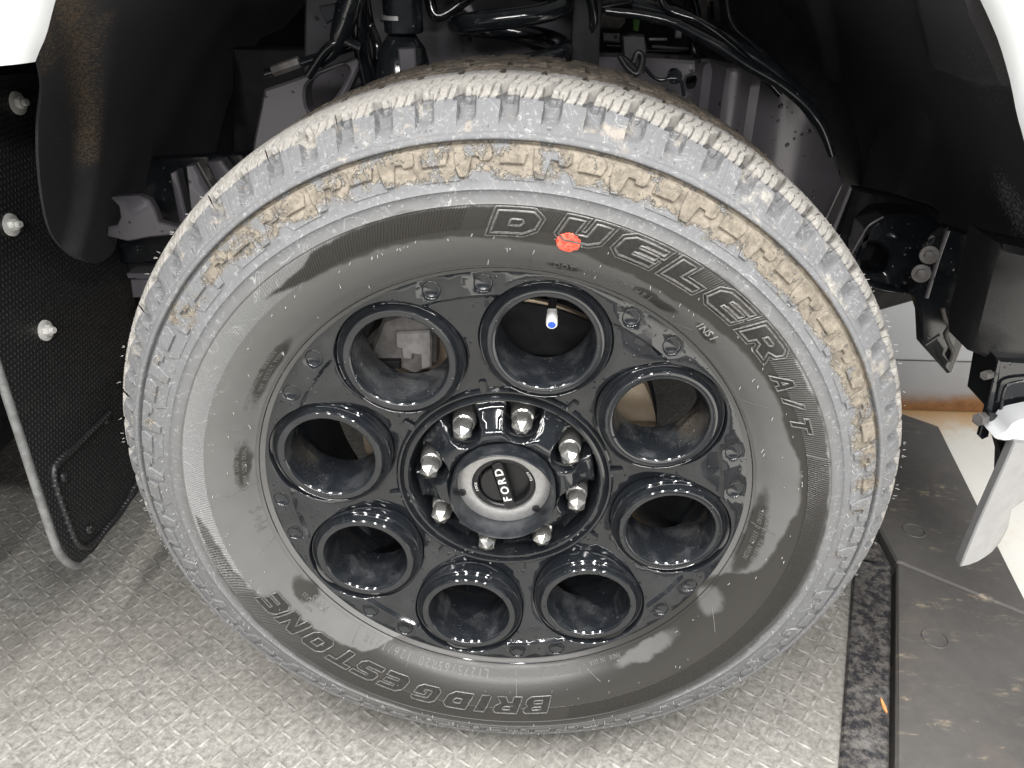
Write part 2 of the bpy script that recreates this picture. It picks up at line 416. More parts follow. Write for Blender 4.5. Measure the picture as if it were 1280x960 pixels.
def panel_mat():
    nt = NT("dark_rubber_panel"); n = nt.noise(40, 8, .72); n2 = nt.noise(6, 5, .6, dist=1.5); n3 = nt.noise(200, 4, .6)
    mp = nt.n('ShaderNodeMapping'); nt.set(mp.inputs['Vector'], nt.P()); mp.inputs['Rotation'].default_value = (0, 0, R(35)); mp.inputs['Scale'].default_value = (1, 5, 1)
    st = nt.noise(9, 6, .7, vec=mp.outputs[0])
    c = nt.mix(n, (.052, .049, .047), (.098, .093, .089)); c = nt.mix(nt.ramp(n2, .5, .7, 0, .5), c, (.12, .10, .088))
    c = nt.mix(nt.math('MULTIPLY', nt.ramp(st, .54, .70), nt.ramp(n, .44, .62)), c, (.34, .28, .20))
    return nt.out(c, .62, 0, nt.bump(nt.math('ADD', n, nt.math('MULTIPLY', n3, .4)), .35, .0015))
PANELM = panel_mat()
def strip_mat():
    nt = NT("worn_edge_strip"); n = nt.noise(18, 7, .7); n2 = nt.noise(70, 7, .75)
    c = nt.mix(nt.ramp(n2, .42, .62), (.022, .022, .026), (.13, .12, .11)); c = nt.mix(nt.ramp(n, .52, .70, 0, .5), c, (.26, .255, .245))
    return nt.out(c, nt.mix(n, .35, .7), .2, nt.bump(n2, .5, .0015))
STRIPM = strip_mat()
def wall_mat():
    nt = NT("grey_metal_wall"); x, y, z = nt.xyz()[:3]; n = nt.noise(7, 6, .6); n2 = nt.noise(60, 5, .7)
    c = nt.mix(n, (.27, .275, .285), (.36, .36, .37)); c = nt.mix(nt.ramp(z, .120, .124), c, nt.mix(n, (.36, .37, .39), (.42, .43, .45)))
    ru = nt.ramp(nt.math('ADD', z, nt.math('MULTIPLY', n, -.08)), -.035, .012, 1.0, 0.0)
    c = nt.mix(ru, c, nt.mix(n2, (.10, .035, .012), (.36, .19, .08)))
    return nt.out(c, .45, .2, nt.bump(n2, .1, .001))
WALLM = wall_mat()
def kind(o, k='structure'): o["kind"] = k; return o

fl = kind(mk("floor", [(-7, -7, -.012), (7, -7, -.012), (7, 7, -.012), (-7, 7, -.012)], [(0, 1, 2, 3)], FLOORM, smooth=False))
def v2(v): return Vector((v.x, v.y))
iA = v2(at_z(1108, 960)); iB = v2(at_z(1112, 716)); d1 = (iB - iA).normalized()
oK = v2(at_z(1170, 546)); oJ = v2(at_z(1280, 775)); d2 = (oK - oJ).normalized()
oL = v2(at_z(1128, 533)); d3 = (oL - oK).normalized()
nR = lambda d: Vector((d.y, -d.x))
# inner corner line of the border, a polygon round the deck
jo = oJ + (oJ - oK).normalized() * .02
wid = 0.245
in0 = iA - d1 * 1.6; in1 = iB
in2 = oK - nR(d2) * wid * 1.02; in3 = in2 + d3 * 1.1 ; 
deck_poly = [(-3.0, in0.y)] + [tuple(in0), tuple(in1 + nR(d1) * 0), tuple(in2), tuple(in3), (in3.x - 2.2, 2.6), (-3.0, 2.6)]
deck_poly = [(-4, -2.6), (in0.x - .3, -2.6)] + deck_poly[1:5] + [(in3.x - .6, 2.6), (-4, 2.6)]
turn = kind(bpy.data.objects.new("turntable", None)); col.objects.link(turn)
plate("deck", deck_poly, lambda u, v, h: (u, v, h), 0.0, DECKM, turn, d=.6, base=-.05)
# narrow strip lying on the deck edge
sw = 0.058
def quad_plate(name, pts, z, th, mat, par, bev=.003, d=.2):
    return plate(name, [tuple(p) for p in pts], lambda u, v, h: (u, v, z + h), 0.0, mat, par, d=d, base=-th, bevel=bev)
quad_plate("edge_strip", [in0 - nR(d1) * sw, in1 - nR(d1) * sw, in1, in0], .006, .0055, STRIPM, turn)
quad_plate("edge_strip", [in1 - nR(d2) * sw + d1 * .002, in2 - nR(d2) * sw, in2, in1 + d1 * .002], .006, .0055, STRIPM, turn)
g = .0015
def border(a, b, c, d): return quad_plate("border_panel", [a, b, c, d], .018, .06, PANELM, turn, .004)
def bolt_ring(x, y):
    lathe_v, m = [], 28
    for i in range(m):
        t = 2 * math.pi * i / m
        for rr, hh in ((.016, .0182), (.0165, .0196), (.0185, .0198), (.0195, .0183)): lathe_v.append((x + rr * math.cos(t), y + rr * math.sin(t), hh))
    return mk("bolt_plug", lathe_v, grid_faces(m, 4, True), PANELM, turn)
gap = nR(d1) * .005; gap2 = nR(d2) * .005
border(in0 + gap, in1 + gap - d1 * g, jo - d1 * g, in0 + nR(d1) * wid)
border(in1 + gap2 + d1 * g, in2 + gap2 - d2 * g, oK - d2 * g, jo + d1 * g)
border(in2 + gap2 + d2 * g, in3 + gap2, in3 + nR(d3) * wid, oK + d2 * g)
for p in ((1167, 803), (1141, 668)): q = at_z(*p, .018); bolt_ring(q.x, q.y)
# raised bars of the tread plate
vs = []; fs = []
cell = .0300; L = .0128; Wd = .0034
ca, sa = math.cos(R(9)), math.sin(R(9))
for i in range(-86, 86):
    for j in range(-86, 86):
        x = (i * ca - j * sa) * cell * .707 * 1.0 - .1; y = (i * sa + j * ca) * cell * .707 + .55
        if not (-1.9 < x < 1.1 and -.75 < y < 1.75): continue
        if not inside(deck_poly, x, y): continue
        if (Vector((x, y)) - in1).dot(nR(d1)) > -sw - .012 and y < in1.y + .02: continue
        if (Vector((x, y)) - in2).dot(nR(d2)) > -sw - .012 and y > in1.y - .05: continue
        a = R(9) + (R(48) if (i + j) % 2 else R(-42)); c_, s_ = math.cos(a), math.sin(a); b = len(vs)
        for (u, v_, h) in ((-L, 0, -.0004), (-L * .45, -Wd, -.0004), (L * .45, -Wd, -.0004), (L, 0, -.0004), (L * .45, Wd, -.0004), (-L * .45, Wd, -.0004), (-L * .55, 0, .0008), (0, 0, .0011), (L * .55, 0, .0008)):
            vs.append((x + u * c_ - v_ * s_, y + u * s_ + v_ * c_, h))
        fs += [(b, b + 1, b + 6), (b + 1, b + 7, b + 6), (b + 1, b + 2, b + 7), (b + 2, b + 8, b + 7), (b + 2, b + 3, b + 8), (b + 3, b + 4, b + 8), (b + 4, b + 7, b + 8), (b + 4, b + 5, b + 7), (b + 5, b + 6, b + 7), (b + 5, b, b + 6)]
tp = mk("tread_pattern", vs, fs, TREADM, turn, smooth=False); tp["kind"] = "stuff"
wall = kind(box("wall", (.70, .89, -.01), (3.2, 1.0, .62), WALLM))
mk("seam", [(.70, .8885, .118), (3.2, .8885, .118), (3.2, .887, .1195), (.70, .887, .1195), (3.2, .8885, .121), (.70, .8885, .121)], [(0, 1, 2, 3), (3, 2, 4, 5)], IRON, wall, smooth=False)
# the room beyond
for nm, a, b in (("wall", (-7, 6.5, 0), (7, 6.7, 3.6)),):
    kind(box(nm, a, b, WALLM, bevel=0))

# ------------------------------------------------------------------ the truck
truck = bpy.data.objects.new("pickup_truck", None); col.objects.link(truck)
truck.location = (0, 0, 0)
truck["label"] = "white pickup truck with muddy tyre, gloss black wheel and black mud flap"
truck["category"] = "pickup truck"

# --- tyre carcass
CP = [(.246, .014), (.250, .004), (.256, -.002), (.2595, -.0045), (.2615, -.0075), (.262, -.0065), (.2645, -.0085), (.270, -.0145), (.278, -.0209), (.284, -.0247), (.290, -.0283), (.296, -.0308), (.302, -.0329), (.308, -.0345), (.314, -.0356), (.320, -.0363), (.3255, -.0366),
      (.3265, -.0375), (.3275, -.0366), (.332, -.0362), (.3368, -.0355), (.338, -.0368), (.3394, -.0352), (.344, -.0341), (.350, -.0326), (.356, -.0303), (.362, -.0279), (.3685, -.0250), (.3700, -.0240), (.3712, -.0205), (.3728, -.0200), (.3738, -.0225), (.378, -.0150), (.385, -.006), (.392, .004), (.398, .015), (.402, .03), (.4035, .05), (.4045, .1),
      (.4035, .15), (.398, .185), (.385, .206), (.365, .226), (.335, .236), (.30, .232), (.27, .215), (.248, .195)]
nth = 720
vs = [pol(2 * math.pi * i / nth, r_, y_) for i in range(nth) for r_, y_ in CP]
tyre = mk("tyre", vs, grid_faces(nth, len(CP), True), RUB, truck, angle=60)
tyre["label"] = "muddy all-terrain tyre with raised lettering"
cr = np.array([p[0] for p in CP[3:30]]); cy = np.array([p[1] for p in CP[3:30]])
def sw_y(r): return float(np.interp(r, cr, cy))
def sw_map(t0, r0, flip=1):
    """2D (arc length, radial offset) on the sidewall -> 3D, height outward along the surface normal"""
    def f(u, v, h):
        r = r0 + v; th = t0 + u / r0
        dy = (sw_y(r + .004) - sw_y(r - .004)) / .008; l = math.hypot(1, dy)
        return pol(th, r + h * (dy / l), sw_y(r) - h / l)
    return f
def copies(name, me, angs, parent):
    out = []
    for i, a in enumerate(angs):
        o = link(name, me, parent); c, s = math.cos(a), math.sin(a)
        # rotation about the wheel axle (world Y through the hub), clockwise seen from outside
        o.matrix_world = Matrix.Translation((0, 0, CZ)) @ Matrix.Rotation(a, 4, 'Y') @ Matrix.Translation((0, 0, -CZ))
        out.append(o)
    return out

# --- shoulder tread blocks: one pitch, 5 degrees
NP = 72; PITCH = 2 * math.pi / NP
BP = [(.3738, -.0226), (.3746, -.0244), (.3756, -.0249), (.3782, -.0238), (.3792, -.0224), (.3800, -.0190), (.3840, -.0158), (.3885, -.0118), (.3930, -.0076), (.3970, -.0036), (.3998, -.0004), (.4022, .0030), (.4046, .0064), (.4068, .0100), (.4086, .0140), (.4101, .0185), (.4113, .0235), (.4122, .0290), (.4130, .0350), (.4135, .0420), (.4137, .0500), (.4130, .0512), (.4050, .0518)]
def dense(P, step):
    out = []
    for a, b in zip(P[:-1], P[1:]):
        k = max(1, int(math.hypot(b[0] - a[0], b[1] - a[1]) / step))
        for q in range(k): out.append((a[0] + (b[0] - a[0]) * q / k, a[1] + (b[1] - a[1]) * q / k))
    return out + [P[-1]]
BD = dense(BP, .0011)
def sst(x, a, b):
    t = min(1, max(0, (x - a) / (b - a))); return t * t * (3 - 2 * t)
def block_mesh(seed):
    rnd = random.Random(seed); nt_ = 56; vs = []
    s = 0; S = [0]
    for a, b in zip(BD[:-1], BD[1:]): S.append(S[-1] + math.hypot(b[0] - a[0], b[1] - a[1]))
    js = [rnd.uniform(-.012, .012) for _ in range(4)]
    for i in range(nt_ + 1):
        t = i / nt_
        for k, (r, y) in enumerate(BD):
            ct = 0.0
            # scoop in the shoulder, open at the side, closing towards the tread
            if y > -.020 and r < .4129:
                g_ = sst(r, .3815, .4005); deep = .0105 * g_ ** 1.1 * (1 - .40 * sst(y, .0045, .0060)) * (1 - sst(y, .0092, .0104)) 
                off = -.05 * (1 - g_) - .02
                wl = sst(t, .05 + off, .072 + off); wr = 1 - sst(t, .40 - .10 * (1 - g_), .47 + .02 * (1 - g_))
                ct = deep * wl * wr
                
            # ribs moulded down the side of the block
            if -.018 < y < .001:
                for c_, wd_, dp in ((.66, .012, .0007), (.84, .010, .0005)):
                    ct += dp * max(0, 1 - abs(t - c_ - js[0]) / (wd_ * 1.3))
            # sipes and lateral grooves over the tread face
            if y > .0005:
                fade = sst(y, .0005, .004); lean = (y - .006) * 11.0 + .03 * math.sin(y * 260)
                for q, (c_, dp, wd_) in enumerate(((.02, .006, .020), (.28, .0034, .012), (.52, .0034, .012), (.76, .0034, .012))):
                    e = (t - c_ - lean - js[q]) % 1.0; e = min(e, 1 - e)
                    brk = 1.0 if q == 0 else (.25 if abs(y - .0200 - .004 * (q - 2)) < .0014 else 1.0)
                    if q == 0: k0 = 1 - sst(y, .018, .034); dp = .006 + .0055 * k0; wd_ = .020 + .042 * k0
                    ct += dp * fade * brk * max(0, 1 - e / (wd_ * 1.7)) ** .6
            if y > .0015 and y < .0505: ct += .0007 * abs(math.sin(31 * t + 700 * y + seed)) * rnd.random()
            kk = 1 - sst(y, -.004, .018); rr = r - ct * (.72 + .28 * (1 - kk)); yy = y + ct * .70 * kk
            th = t * PITCH
            vs.append(pol(th, rr, yy))
    return mk("tread_block", vs, grid_faces(nt_ + 1, len(BD)), RUB, angle=50, data_only=True)
bms = [block_mesh(s) for s in range(4)]
order = [random.randrange(4) for _ in range(NP)]
for q in range(4):
    copies("tread_block", bms[q], [k * PITCH for k in range(NP) if order[k] == q], tyre)
# inner rows of blocks
def row_mesh(y0, y1, skew, rise, name, gapt=.12, sip=3):
    nt_, ny = 30, 26; vs = []
    for i in range(nt_ + 1):
        t = i / nt_
        for k in range(ny + 1):
            u = k / ny; y = y0 + (y1 - y0) * u
            r = rise
            zig = .10 * (1 if u > .5 else -1) * (1 if abs(u - .5) > .06 else (u - .5) / .06)
            tt = gapt / 2 + t * (1 - gapt)
            edge = min(t, 1 - t) * 5 / 1.0; ue = min(u, 1 - u)
            dp = 0
            if i in (0, nt_) or k in (0, ny): dp = .010
            elif i in (1, nt_ - 1) or k in (1, ny - 1): dp = .0006
            for c_ in np.linspace(1, sip, sip) / (sip + 1):
                e = abs(t - c_ - .10 * math.sin(u * 9)); dp += .0022 * max(0, 1 - e / .03)
            yy = y; 
            if k == 0: yy = y0 - .0006
            if i in (1,): tt -= .01
            vs.append(pol((tt + skew * (u - .5) + zig) * PITCH, r - dp, yy))
    return mk(name, vs, grid_faces(nt_ + 1, ny + 1), RUB, angle=50, data_only=True)
copies("centre_block", row_mesh(.0585, .0965, .35, .4140, "centre_block"), [k * PITCH + .02 for k in range(NP)], tyre)
copies("centre_block", row_mesh(.1035, .1415, -.35, .4140, "centre_block"), [k * PITCH for k in range(NP)], tyre)
copies("inner_shoulder_block", row_mesh(.1490, .1960, .25, .4110, "inner_shoulder_block", .16), [k * PITCH + .035 for k in range(NP)], tyre)

# --- raised pads below the shoulder groove: hexagon pad and stepped pad in turn, every 10 degrees
def padm(poly, h, bev=.0006, d=.008, mat=RUB):
    return plate("sidewall_pad", poly, sw_map(0, .36), h, mat, None, d=d, base=-.001, bevel=bev, data_only=True)
hexa = [(-.0105, .0055), (-.0085, .0088), (.0085, .0088), (.0110, .0050), (.0080, -.0030), (-.0115, -.0030)]
step = [(-.0150, .0088), (.0150, .0088), (.0150, .0015), (.0125, -.0012), (.0055, -.0012), (.0045, .0018), (-.0010, .0022), (-.0050, -.0125), (-.0125, -.0125), (-.0150, -.004)]
shelf = [(-.0190, -.0045), (.0150, -.0045), (.0190, -.0150), (-.0120, -.0150)]
P10 = 2 * PITCH; off10 = R(2.1)
copies("sidewall_pad", padm(hexa, .0026), [k * P10 + off10 for k in range(36)], tyre)
copies("sidewall_pad", padm(step, .0022), [k * P10 + off10 - R(5.15) for k in range(36)], tyre)
copies("sidewall_ledge", padm(shelf, .0007, .0004), [k * P10 + off10 for k in range(36)], tyre)

# --- finely ribbed ring
nr = 780; vs = []; rows = [(.3045, 0), (.3050, 1), (.311, 1), (.318, 1), (.3245, 1), (.3250, 0)]
for i in range(nr * 4):
    for r_, on in rows:
        dg = math.degrees(2 * math.pi * i / (nr * 4)); lf = .55 if (dg < 74 or dg > 355 or 165 < dg < 247) else 1.0
        hgt = [0, 1, 1, 0][i % 4] * .00085 * lf * on + (.0001 if on else -.0003)
        th = 2 * math.pi * (i + .5) / (nr * 4) + (r_ - .315) * 1.4
        f = sw_map(0, .315); vs.append(f(th * .315, r_ - .315, hgt))
mk("ribbed_band", vs, grid_faces(nr * 4, len(rows), True), RUB, tyre, angle=30)

# --- moulded letters
def offset_poly(poly, d):
    out = []; m = len(poly)
    area = sum(poly[i][0] * poly[(i + 1) % m][1] - poly[(i + 1) % m][0] * poly[i][1] for i in range(m)); sg = 1 if area > 0 else -1
    for i in range(m):
        a = Vector(poly[i - 1]); b = Vector(poly[i]); c = Vector(poly[(i + 1) % m])
        e1 = (b - a).normalized(); e2 = (c - b).normalized(); n1 = Vector((e1.y, -e1.x)) * sg; n2 = Vector((e2.y, -e2.x)) * sg
        k = (n1 + n2); k = k / max(.35, k.dot(n1)) if k.length > 1e-6 else n1
        out.append(tuple(b + k * d))
    return out
def outline(polys, mapf, rad, h, vs, fs, n=5, d=.004):
    for P in polys:
        path = [Vector(mapf(u, v, h)) for u, v in resample(P, d)]
        tube_geo(path, rad, n, True, vs, fs)
GL = {  # unit glyphs, width 1 x height 1
 'D': ([(0, 0), (.78, 0), (1, .26), (1, .74), (.78, 1), (0, 1)], [[(.36, .36), (.62, .36), (.68, .5), (.62, .64), (.36, .64)]]),
 'U': ([(0, .24), (.2, 0), (.8, 0), (1, .24), (1, 1), (.64, 1), (.64, .36), (.36, .36), (.36, 1), (0, 1)], []),
 'E': ([(0, .22), (.18, 0), (1, 0), (1, .26), (.42, .26), (.42, .38), (.94, .38), (.94, .62), (.42, .62), (.42, .74), (1, .74), (1, 1), (.18, 1), (0, .78)], []),
 'L': ([(0, 0), (1, 0), (1, .30), (.40, .30), (.40, 1), (0, 1)], []),
 'R': ([(0, 0), (.36, 0), (.36, .30), (.52, .30), (.70, 0), (1.06, 0), (.82, .36), (1, .52), (1, .82), (.84, 1), (0, 1)], [[(.36, .56), (.62, .56), (.66, .66), (.62, .76), (.36, .76)]]),
 'A': ([(0, 0), (.3, 0), (.36, .22), (.64, .22), (.70, 0), (1, 0), (.68, 1), (.32, 1)], [[(.42, .42), (.58, .42), (.5, .72)]]),
 '/': ([(0, 0), (.45, 0), (1, 1), (.55, 1)], []),
 'T': ([(.34, 0), (.66, 0), (.66, .74), (1, .74), (1, 1), (0, 1), (0, .74), (.34, .74)], []),
 'B': ([(0, 0), (.84, 0), (1, .16), (1, .40), (.90, .52), (1, .64), (1, .86), (.86, 1), (0, 1)], [[(.32, .22), (.64, .22), (.68, .31), (.64, .40), (.32, .40)], [(.32, .60), (.64, .60), (.68, .69), (.64, .78), (.32, .78)]]),
 'I': ([(.28, 0), (.72, 0), (.72, 1), (.28, 1)], []),
 'G': ([(0, .2), (.18, 0), (.84, 0), (1, .18), (1, .58), (.54, .58), (.54, .38), (.66, .38), (.66, .26), (.36, .26), (.34, .32), (.34, .68), (.38, .74), (1, .74), (.96, .86), (.84, 1), (.16, 1), (0, .82)], []),
 'S': ([(0, .02), (.80, 0), (1, .16), (1, .48), (.84, .62), (.36, .64), (.36, .74), (1, .74), (1, .98), (.16, 1), (0, .86), (0, .54), (.14, .40), (.64, .38), (.64, .27), (0, .27)], []),
 'O': ([(0, .2), (.18, 0), (.82, 0), (1, .2), (1, .8), (.82, 1), (.18, 1), (0, .8)], [[(.34, .30), (.66, .30), (.66, .70), (.34, .70)]]),
 'N': ([(0, 0), (.30, 0), (.30, .56), (.66, 0), (1, 0), (1, 1), (.70, 1), (.70, .44), (.34, 1), (0, 1)], []),
}
def big_letter(ch, t_deg, r0, wd, ht, slant=.40, h=.0019, rad=.0011, border_on=True):
    out, holes = GL[ch]
    tr = lambda P: [((u - .5) * wd + (v - .5) * ht * slant, (v - .5) * ht) for u, v in P]
    mapf = sw_map(R(t_deg), r0); o2 = tr(out); h2 = [tr(q) for q in holes]
    base = plate("letter", offset_poly(o2, .0030) if border_on else o2, mapf, h * .55, LETR, tyre, d=.004, base=-.001, bevel=.0004)
    vs, fs = [], []
    outline([o2] + h2, mapf, rad, h * .55 + rad * .4, vs, fs)
    mk("letter_outline", vs, fs, LETED, tyre, angle=60)
    if border_on:
        vs, fs = [], []
        outline([offset_poly(o2, .0032)], mapf, rad * .7, h * .5, vs, fs); mk("letter_border", vs, fs, LETED, tyre, angle=60)
for ch, a in zip("DUELER", (2.8, 13.1, 22.2, 30.9, 39.3, 48.3)):
    big_letter(ch, a, .3118, .036 if ch != 'L' else .033, .0195)
for ch, a, wd in (("A", 57.2, .019), ("/", 61.8, .012), ("T", 66.6, .018)):
    big_letter(ch, a, .3060, wd, .0155, .45, .0019, .0008, False)

def text_geo(s, size, bevel=0.0, offset=0.0, shear=0.0, extrude=0.0, fill='FRONT'):
    cu = bpy.data.curves.new("t", 'FONT'); cu.body = s; cu.size = size; cu.align_x = 'CENTER'; cu.align_y = 'CENTER'
    cu.shear = shear; cu.offset = offset; cu.bevel_depth = bevel; cu.bevel_resolution = 1; cu.extrude = extrude; cu.resolution_u = 4
    cu.fill_mode = fill if fill == 'NONE' else 'BOTH'
    if fill == 'NONE': cu.dimensions = '3D'
    o = bpy.data.objects.new("t", cu); col.objects.link(o)
    dg = bpy.context.evaluated_depsgraph_get(); dg.update()
    me = o.evaluated_get(dg).to_mesh(); vs = [v.co.copy() for v in me.vertices]; fs = [tuple(p.vertices) for p in me.polygons]
    o.evaluated_get(dg).to_mesh_clear(); bpy.data.objects.remove(o); bpy.data.curves.remove(cu)
    return vs, fs
def ring_text(name, s, t_deg, r0, size, mat, parent, step_=None, offset=0.0, shear=0.0, h=.0006, bevel=0.0, fill='FRONT', per_char=True, angs=None, sx=1.0, mapper=None):
    n = len(s); adv = step_ or size * .68
    for i, ch in enumerate(s):
        if ch == ' ': continue
        t = R(angs[i]) if angs else R(t_deg) + (i - (n - 1) / 2) * adv / r0
        vs, fs = text_geo(ch, size, bevel, offset, shear, 0.0 if fill == 'NONE' else h, fill)
        mf = (mapper or sw_map)(t, r0)
        mk(name, [mf(v.x * sx, v.y, v.z + (0 if fill == 'NONE' else h * .4)) for v in vs], fs, mat, parent, angle=40)
# maker's name along the foot of the tyre, each letter an outline on a raised body
for ch, a in zip("BRIDGESTONE", (171.8, 178.8, 184.6, 190.6, 198.2, 206.2, 213.2, 219.6, 227.0, 234.6, 241.2)):
    big_letter(ch, a, .3000 if a < 200 else .2975, .0300 if ch != 'I' else .028, .0215, .40, .0021, .00085, False)
ring_text("letter", "LT275/65R20 126/123R", 201, .2685, .0115, LETSM, tyre, .0082, h=.0005)
ring_text("letter", "M+S", 263, .2680, .0145, LETSM, tyre, .0115, h=.0005)
ring_text("letter", "M+S", 233.5, .2685, .0115, LETSM, tyre, .0090, h=.0005)
ring_text("letter", "DOT", 12, .2712, .0085, LETSM, tyre, .0066, h=.0004)
ring_text("letter", "4VAV 0TPHP1", 22.3, .2725, .0075, LETSM, tyre, .0064, h=.0004)
ring_text("letter", "INSI", 41.5, .2790, .0105, SCUFF, tyre, .0062, h=.0004)
def fine_print(lines, t_deg, r0):
    for k, s in enumerate(lines): 
        allv, allf = [], []
        for i, ch in enumerate(s):
            if ch == ' ': continue
            vs, fs = text_geo(ch, .0052, 0, 0, 0, .0003); b = len(allv)
            mf = sw_map(R(t_deg) + (i - len(s) / 2) * .0036 / r0, r0 - k * .0062)
            allv += [mf(v.x, v.y, v.z + .0001) for v in vs]; allf += [tuple(q + b for q in f) for f in fs]
        mk("fine_print", allv, allf, LETSM, tyre, angle=40)
fine_print(["SIDEWALL POLYESTER", "TREAD 2 STEEL NYLON"], 97, .275)
fine_print(["MAX LOAD SINGLE", "MAX LOAD DUAL KPA"], -80, .277)
fine_print(["SAFETY WARNING SERIOUS", "INJURY MAY RESULT FROM"], -58, .276)
fine_print(["RADIAL", "TUBELESS"], -124, .277)
fine_print(["MADE IN USA"], 153, .266)
# thin mould lines and short radial ticks
vs, fs = [], []
for a, r0, r1, sk in ((5.8, .2625, .276, 0), (-87.3, .2625, .289, -1.5), (-71, .268, .2865, -1.0), (176.6, .263, .289, 0), (158.5, .265, .284, -3), (94, .263, .285, 0), (60, .264, .284, 2), (-139, .263, .281, -1), (-104, .263, .283, -2), (120, .272, .290, 4), (37, .263, .270, 3), (205, .264, .279, 0)):
    mf = sw_map(R(a), r0); tube_geo([Vector(mf((q / 5) * R(sk) * r0, (r1 - r0) * q / 5, .0002)) for q in range(6)], .00045, 4, False, vs, fs)
mk("mould_line", vs, fs, LETSM, tyre)["kind"] = "stuff"
mf = sw_map(R(165), .268); vs, fs = [], []
outline([[(-.024, -.004), (.022, -.004), (.022, .004), (-.024, .004)]], mf, .0004, .0001, vs, fs); mk("label_frame", vs, fs, LETED, tyre)
# moulding hairs
vs, fs = [], []
rh = random.Random(8)
for i in range(760):
    a = rh.random() * 2 * math.pi
    zone = rh.random()
    if zone < .38: r_, y_, nr_, ny_ = rh.choice([(.4105, .013, .75, -.66), (.383, -.0165, .55, -.83)])
    elif zone < .78: r_, y_, nr_, ny_ = rh.choice([.346, .3535, .366]), None, 0, -1
    else: r_, y_, nr_, ny_ = rh.choice([.270, .285, .297, .300, .335]), None, 0, -1
    if y_ is None:
        y_ = sw_y(r_); dy = (sw_y(r_ + .004) - sw_y(r_ - .004)) / .008; nr_, ny_ = dy, -1.0
        if r_ > .36: y_ -= .002
    ln = rh.uniform(.0012, .0042); p = Vector(pol(a, r_, y_)); q = Vector(pol(a + rh.uniform(-.004, .004), r_ + nr_ * ln, y_ + ny_ * ln))
    mid = (p + q) / 2 + Vector((rh.uniform(-1, 1), rh.uniform(-1, 1), rh.uniform(-1, 1))) * ln * .12
    tube_geo([p, mid, q], [.00042, .00036, .00020], 4, False, vs, fs)
mk("rubber_hair", vs, fs, SCUFF, tyre)["kind"] = "stuff"
# red paint mark, irregular edge, lying over the letter
rr = random.Random(3); poly = []
for k in range(44):
    t = 2 * math.pi * k / 44; q = .0098 * (1 + rr.uniform(-.06, .07)); poly.append((q * math.cos(t) * 1.05, q * math.sin(t) * .88))
plate("paint_mark", poly, sw_map(R(11.3), .3000), .0021, RED, tyre, d=.003, base=-.001, bevel=.0003)

# ------------------------------------------------------------------ wheel rim
rim = lathe("wheel_rim", [(.2490, .018), (.2530, .006), (.2555, .0005), (.2578, -.0030), (.2592, -.0046), (.2602, -.0040), (.2606, -.0015), (.2598, .004), (.2560, .010), (.2400, .014), (.2380, .022), (.2360, .040), (.2300, .060), (.2280, .130), (.2360, .160), (.2380, .188), (.2500, .193), (.2590, .196), (.2590, .199), (.2480, .198), (.2340, .195), (.2300, .165), (.2240, .130), (.2240, .060), (.2310, .040), (.2330, .024), (.2440, .009), (.2520, .010)], RIM, truck, n=192)
rim["label"] = "gloss black steel-look wheel with eight round ports"
PR = .1865; TH0 = R(-9.606); PT = [TH0 + math.pi / 8 + k * math.pi / 4 for k in range(8)]
RT = [TH0 + k * math.pi / 4 + s * R(5.747) for k in range(8) for s in (-1, 1)]
def face_y(x, z):
    r = math.hypot(x, z)
    y = .0240 - .0205 * sst(r, .112, .222) if r < .2275 else .0035
    return y - .0035 * sst(r, .2275, .2305)
def circle(cx, cz, r, n, ph=0): return [(cx + r * math.sin(2 * math.pi * k / n + ph), cz + r * math.cos(2 * math.pi * k / n + ph)) for k in range(n)]
holes = [circle(PR * math.sin(t), PR * math.cos(t), .0650, 72) for t in PT] + [circle(0, 0, .1130, 120)] + [circle(.2427 * math.sin(t), .2427 * math.cos(t), .0092, 28) for t in RT]
V, T, LI = cdt(circle(0, 0, .2550, 220), holes, .0085, extra=circle(0, 0, .2275, 240) + circle(0, 0, .2290, 240) + circle(0, 0, .2305, 240) if False else ())
ring_pts = []
for rr_, n_ in ((.2270, 260), (.2290, 260), (.2308, 260)):
    for p in circle(0, 0, rr_, n_):
        if all(math.hypot(p[0] - PR * math.sin(t), p[1] - PR * math.cos(t)) > .0662 for t in PT): ring_pts.append(p)
V, T, LI = cdt(circle(0, 0, .2550, 220), holes, .0085, extra=ring_pts)
vs = [W(v[0], face_y(*v), v[1]) for v in V]; fs = list(T)
for li, Lp in enumerate(LI):
    m = len(Lp); top = Lp
    if li == 0: C0, dr, depth, r0_ = (0, 0), +1, .010, .255
    elif li <= 8: t = PT[li - 1]; C0, dr, depth, r0_ = (PR * math.sin(t), PR * math.cos(t)), -1, .016, .065
    elif li == 9: C0, dr, depth, r0_ = (0, 0), -1, .012, .113
    else: t = RT[li - 10]; C0, dr, depth, r0_ = (.2427 * math.sin(t), .2427 * math.cos(t)), -1, .002, .0092
    steps = ((.0006, .0004), (.0010, .0016), (.0012, depth)) if li > 0 else ((.0006, .0003), (.0011, .0012), (.0012, depth))
    if li >= 10: steps = ((.0004, .0003), (.0008, .0009), (.0010, .0016))
    for k_, dy_ in steps:
        b = len(vs)
        for i in Lp:
            x, z = V[i]; dx, dz = x - C0[0], z - C0[1]; l = math.hypot(dx, dz); s_ = (l + dr * k_) / l
            vs.append(W(C0[0] + dx * s_, face_y(x, z) + dy_, C0[1] + dz * s_))
        new = [b + i for i in range(m)]
        fs += [(top[i], top[(i + 1) % m], new[(i + 1) % m], new[i]) for i in range(m)]; top = new
bm = bmesh.new(); bv = [bm.verts.new(v) for v in vs]
for f in fs:
    try: bm.faces.new([bv[k] for k in f])
    except ValueError: pass
bmfin("rim_face", bm, RIM, rim, angle=40)
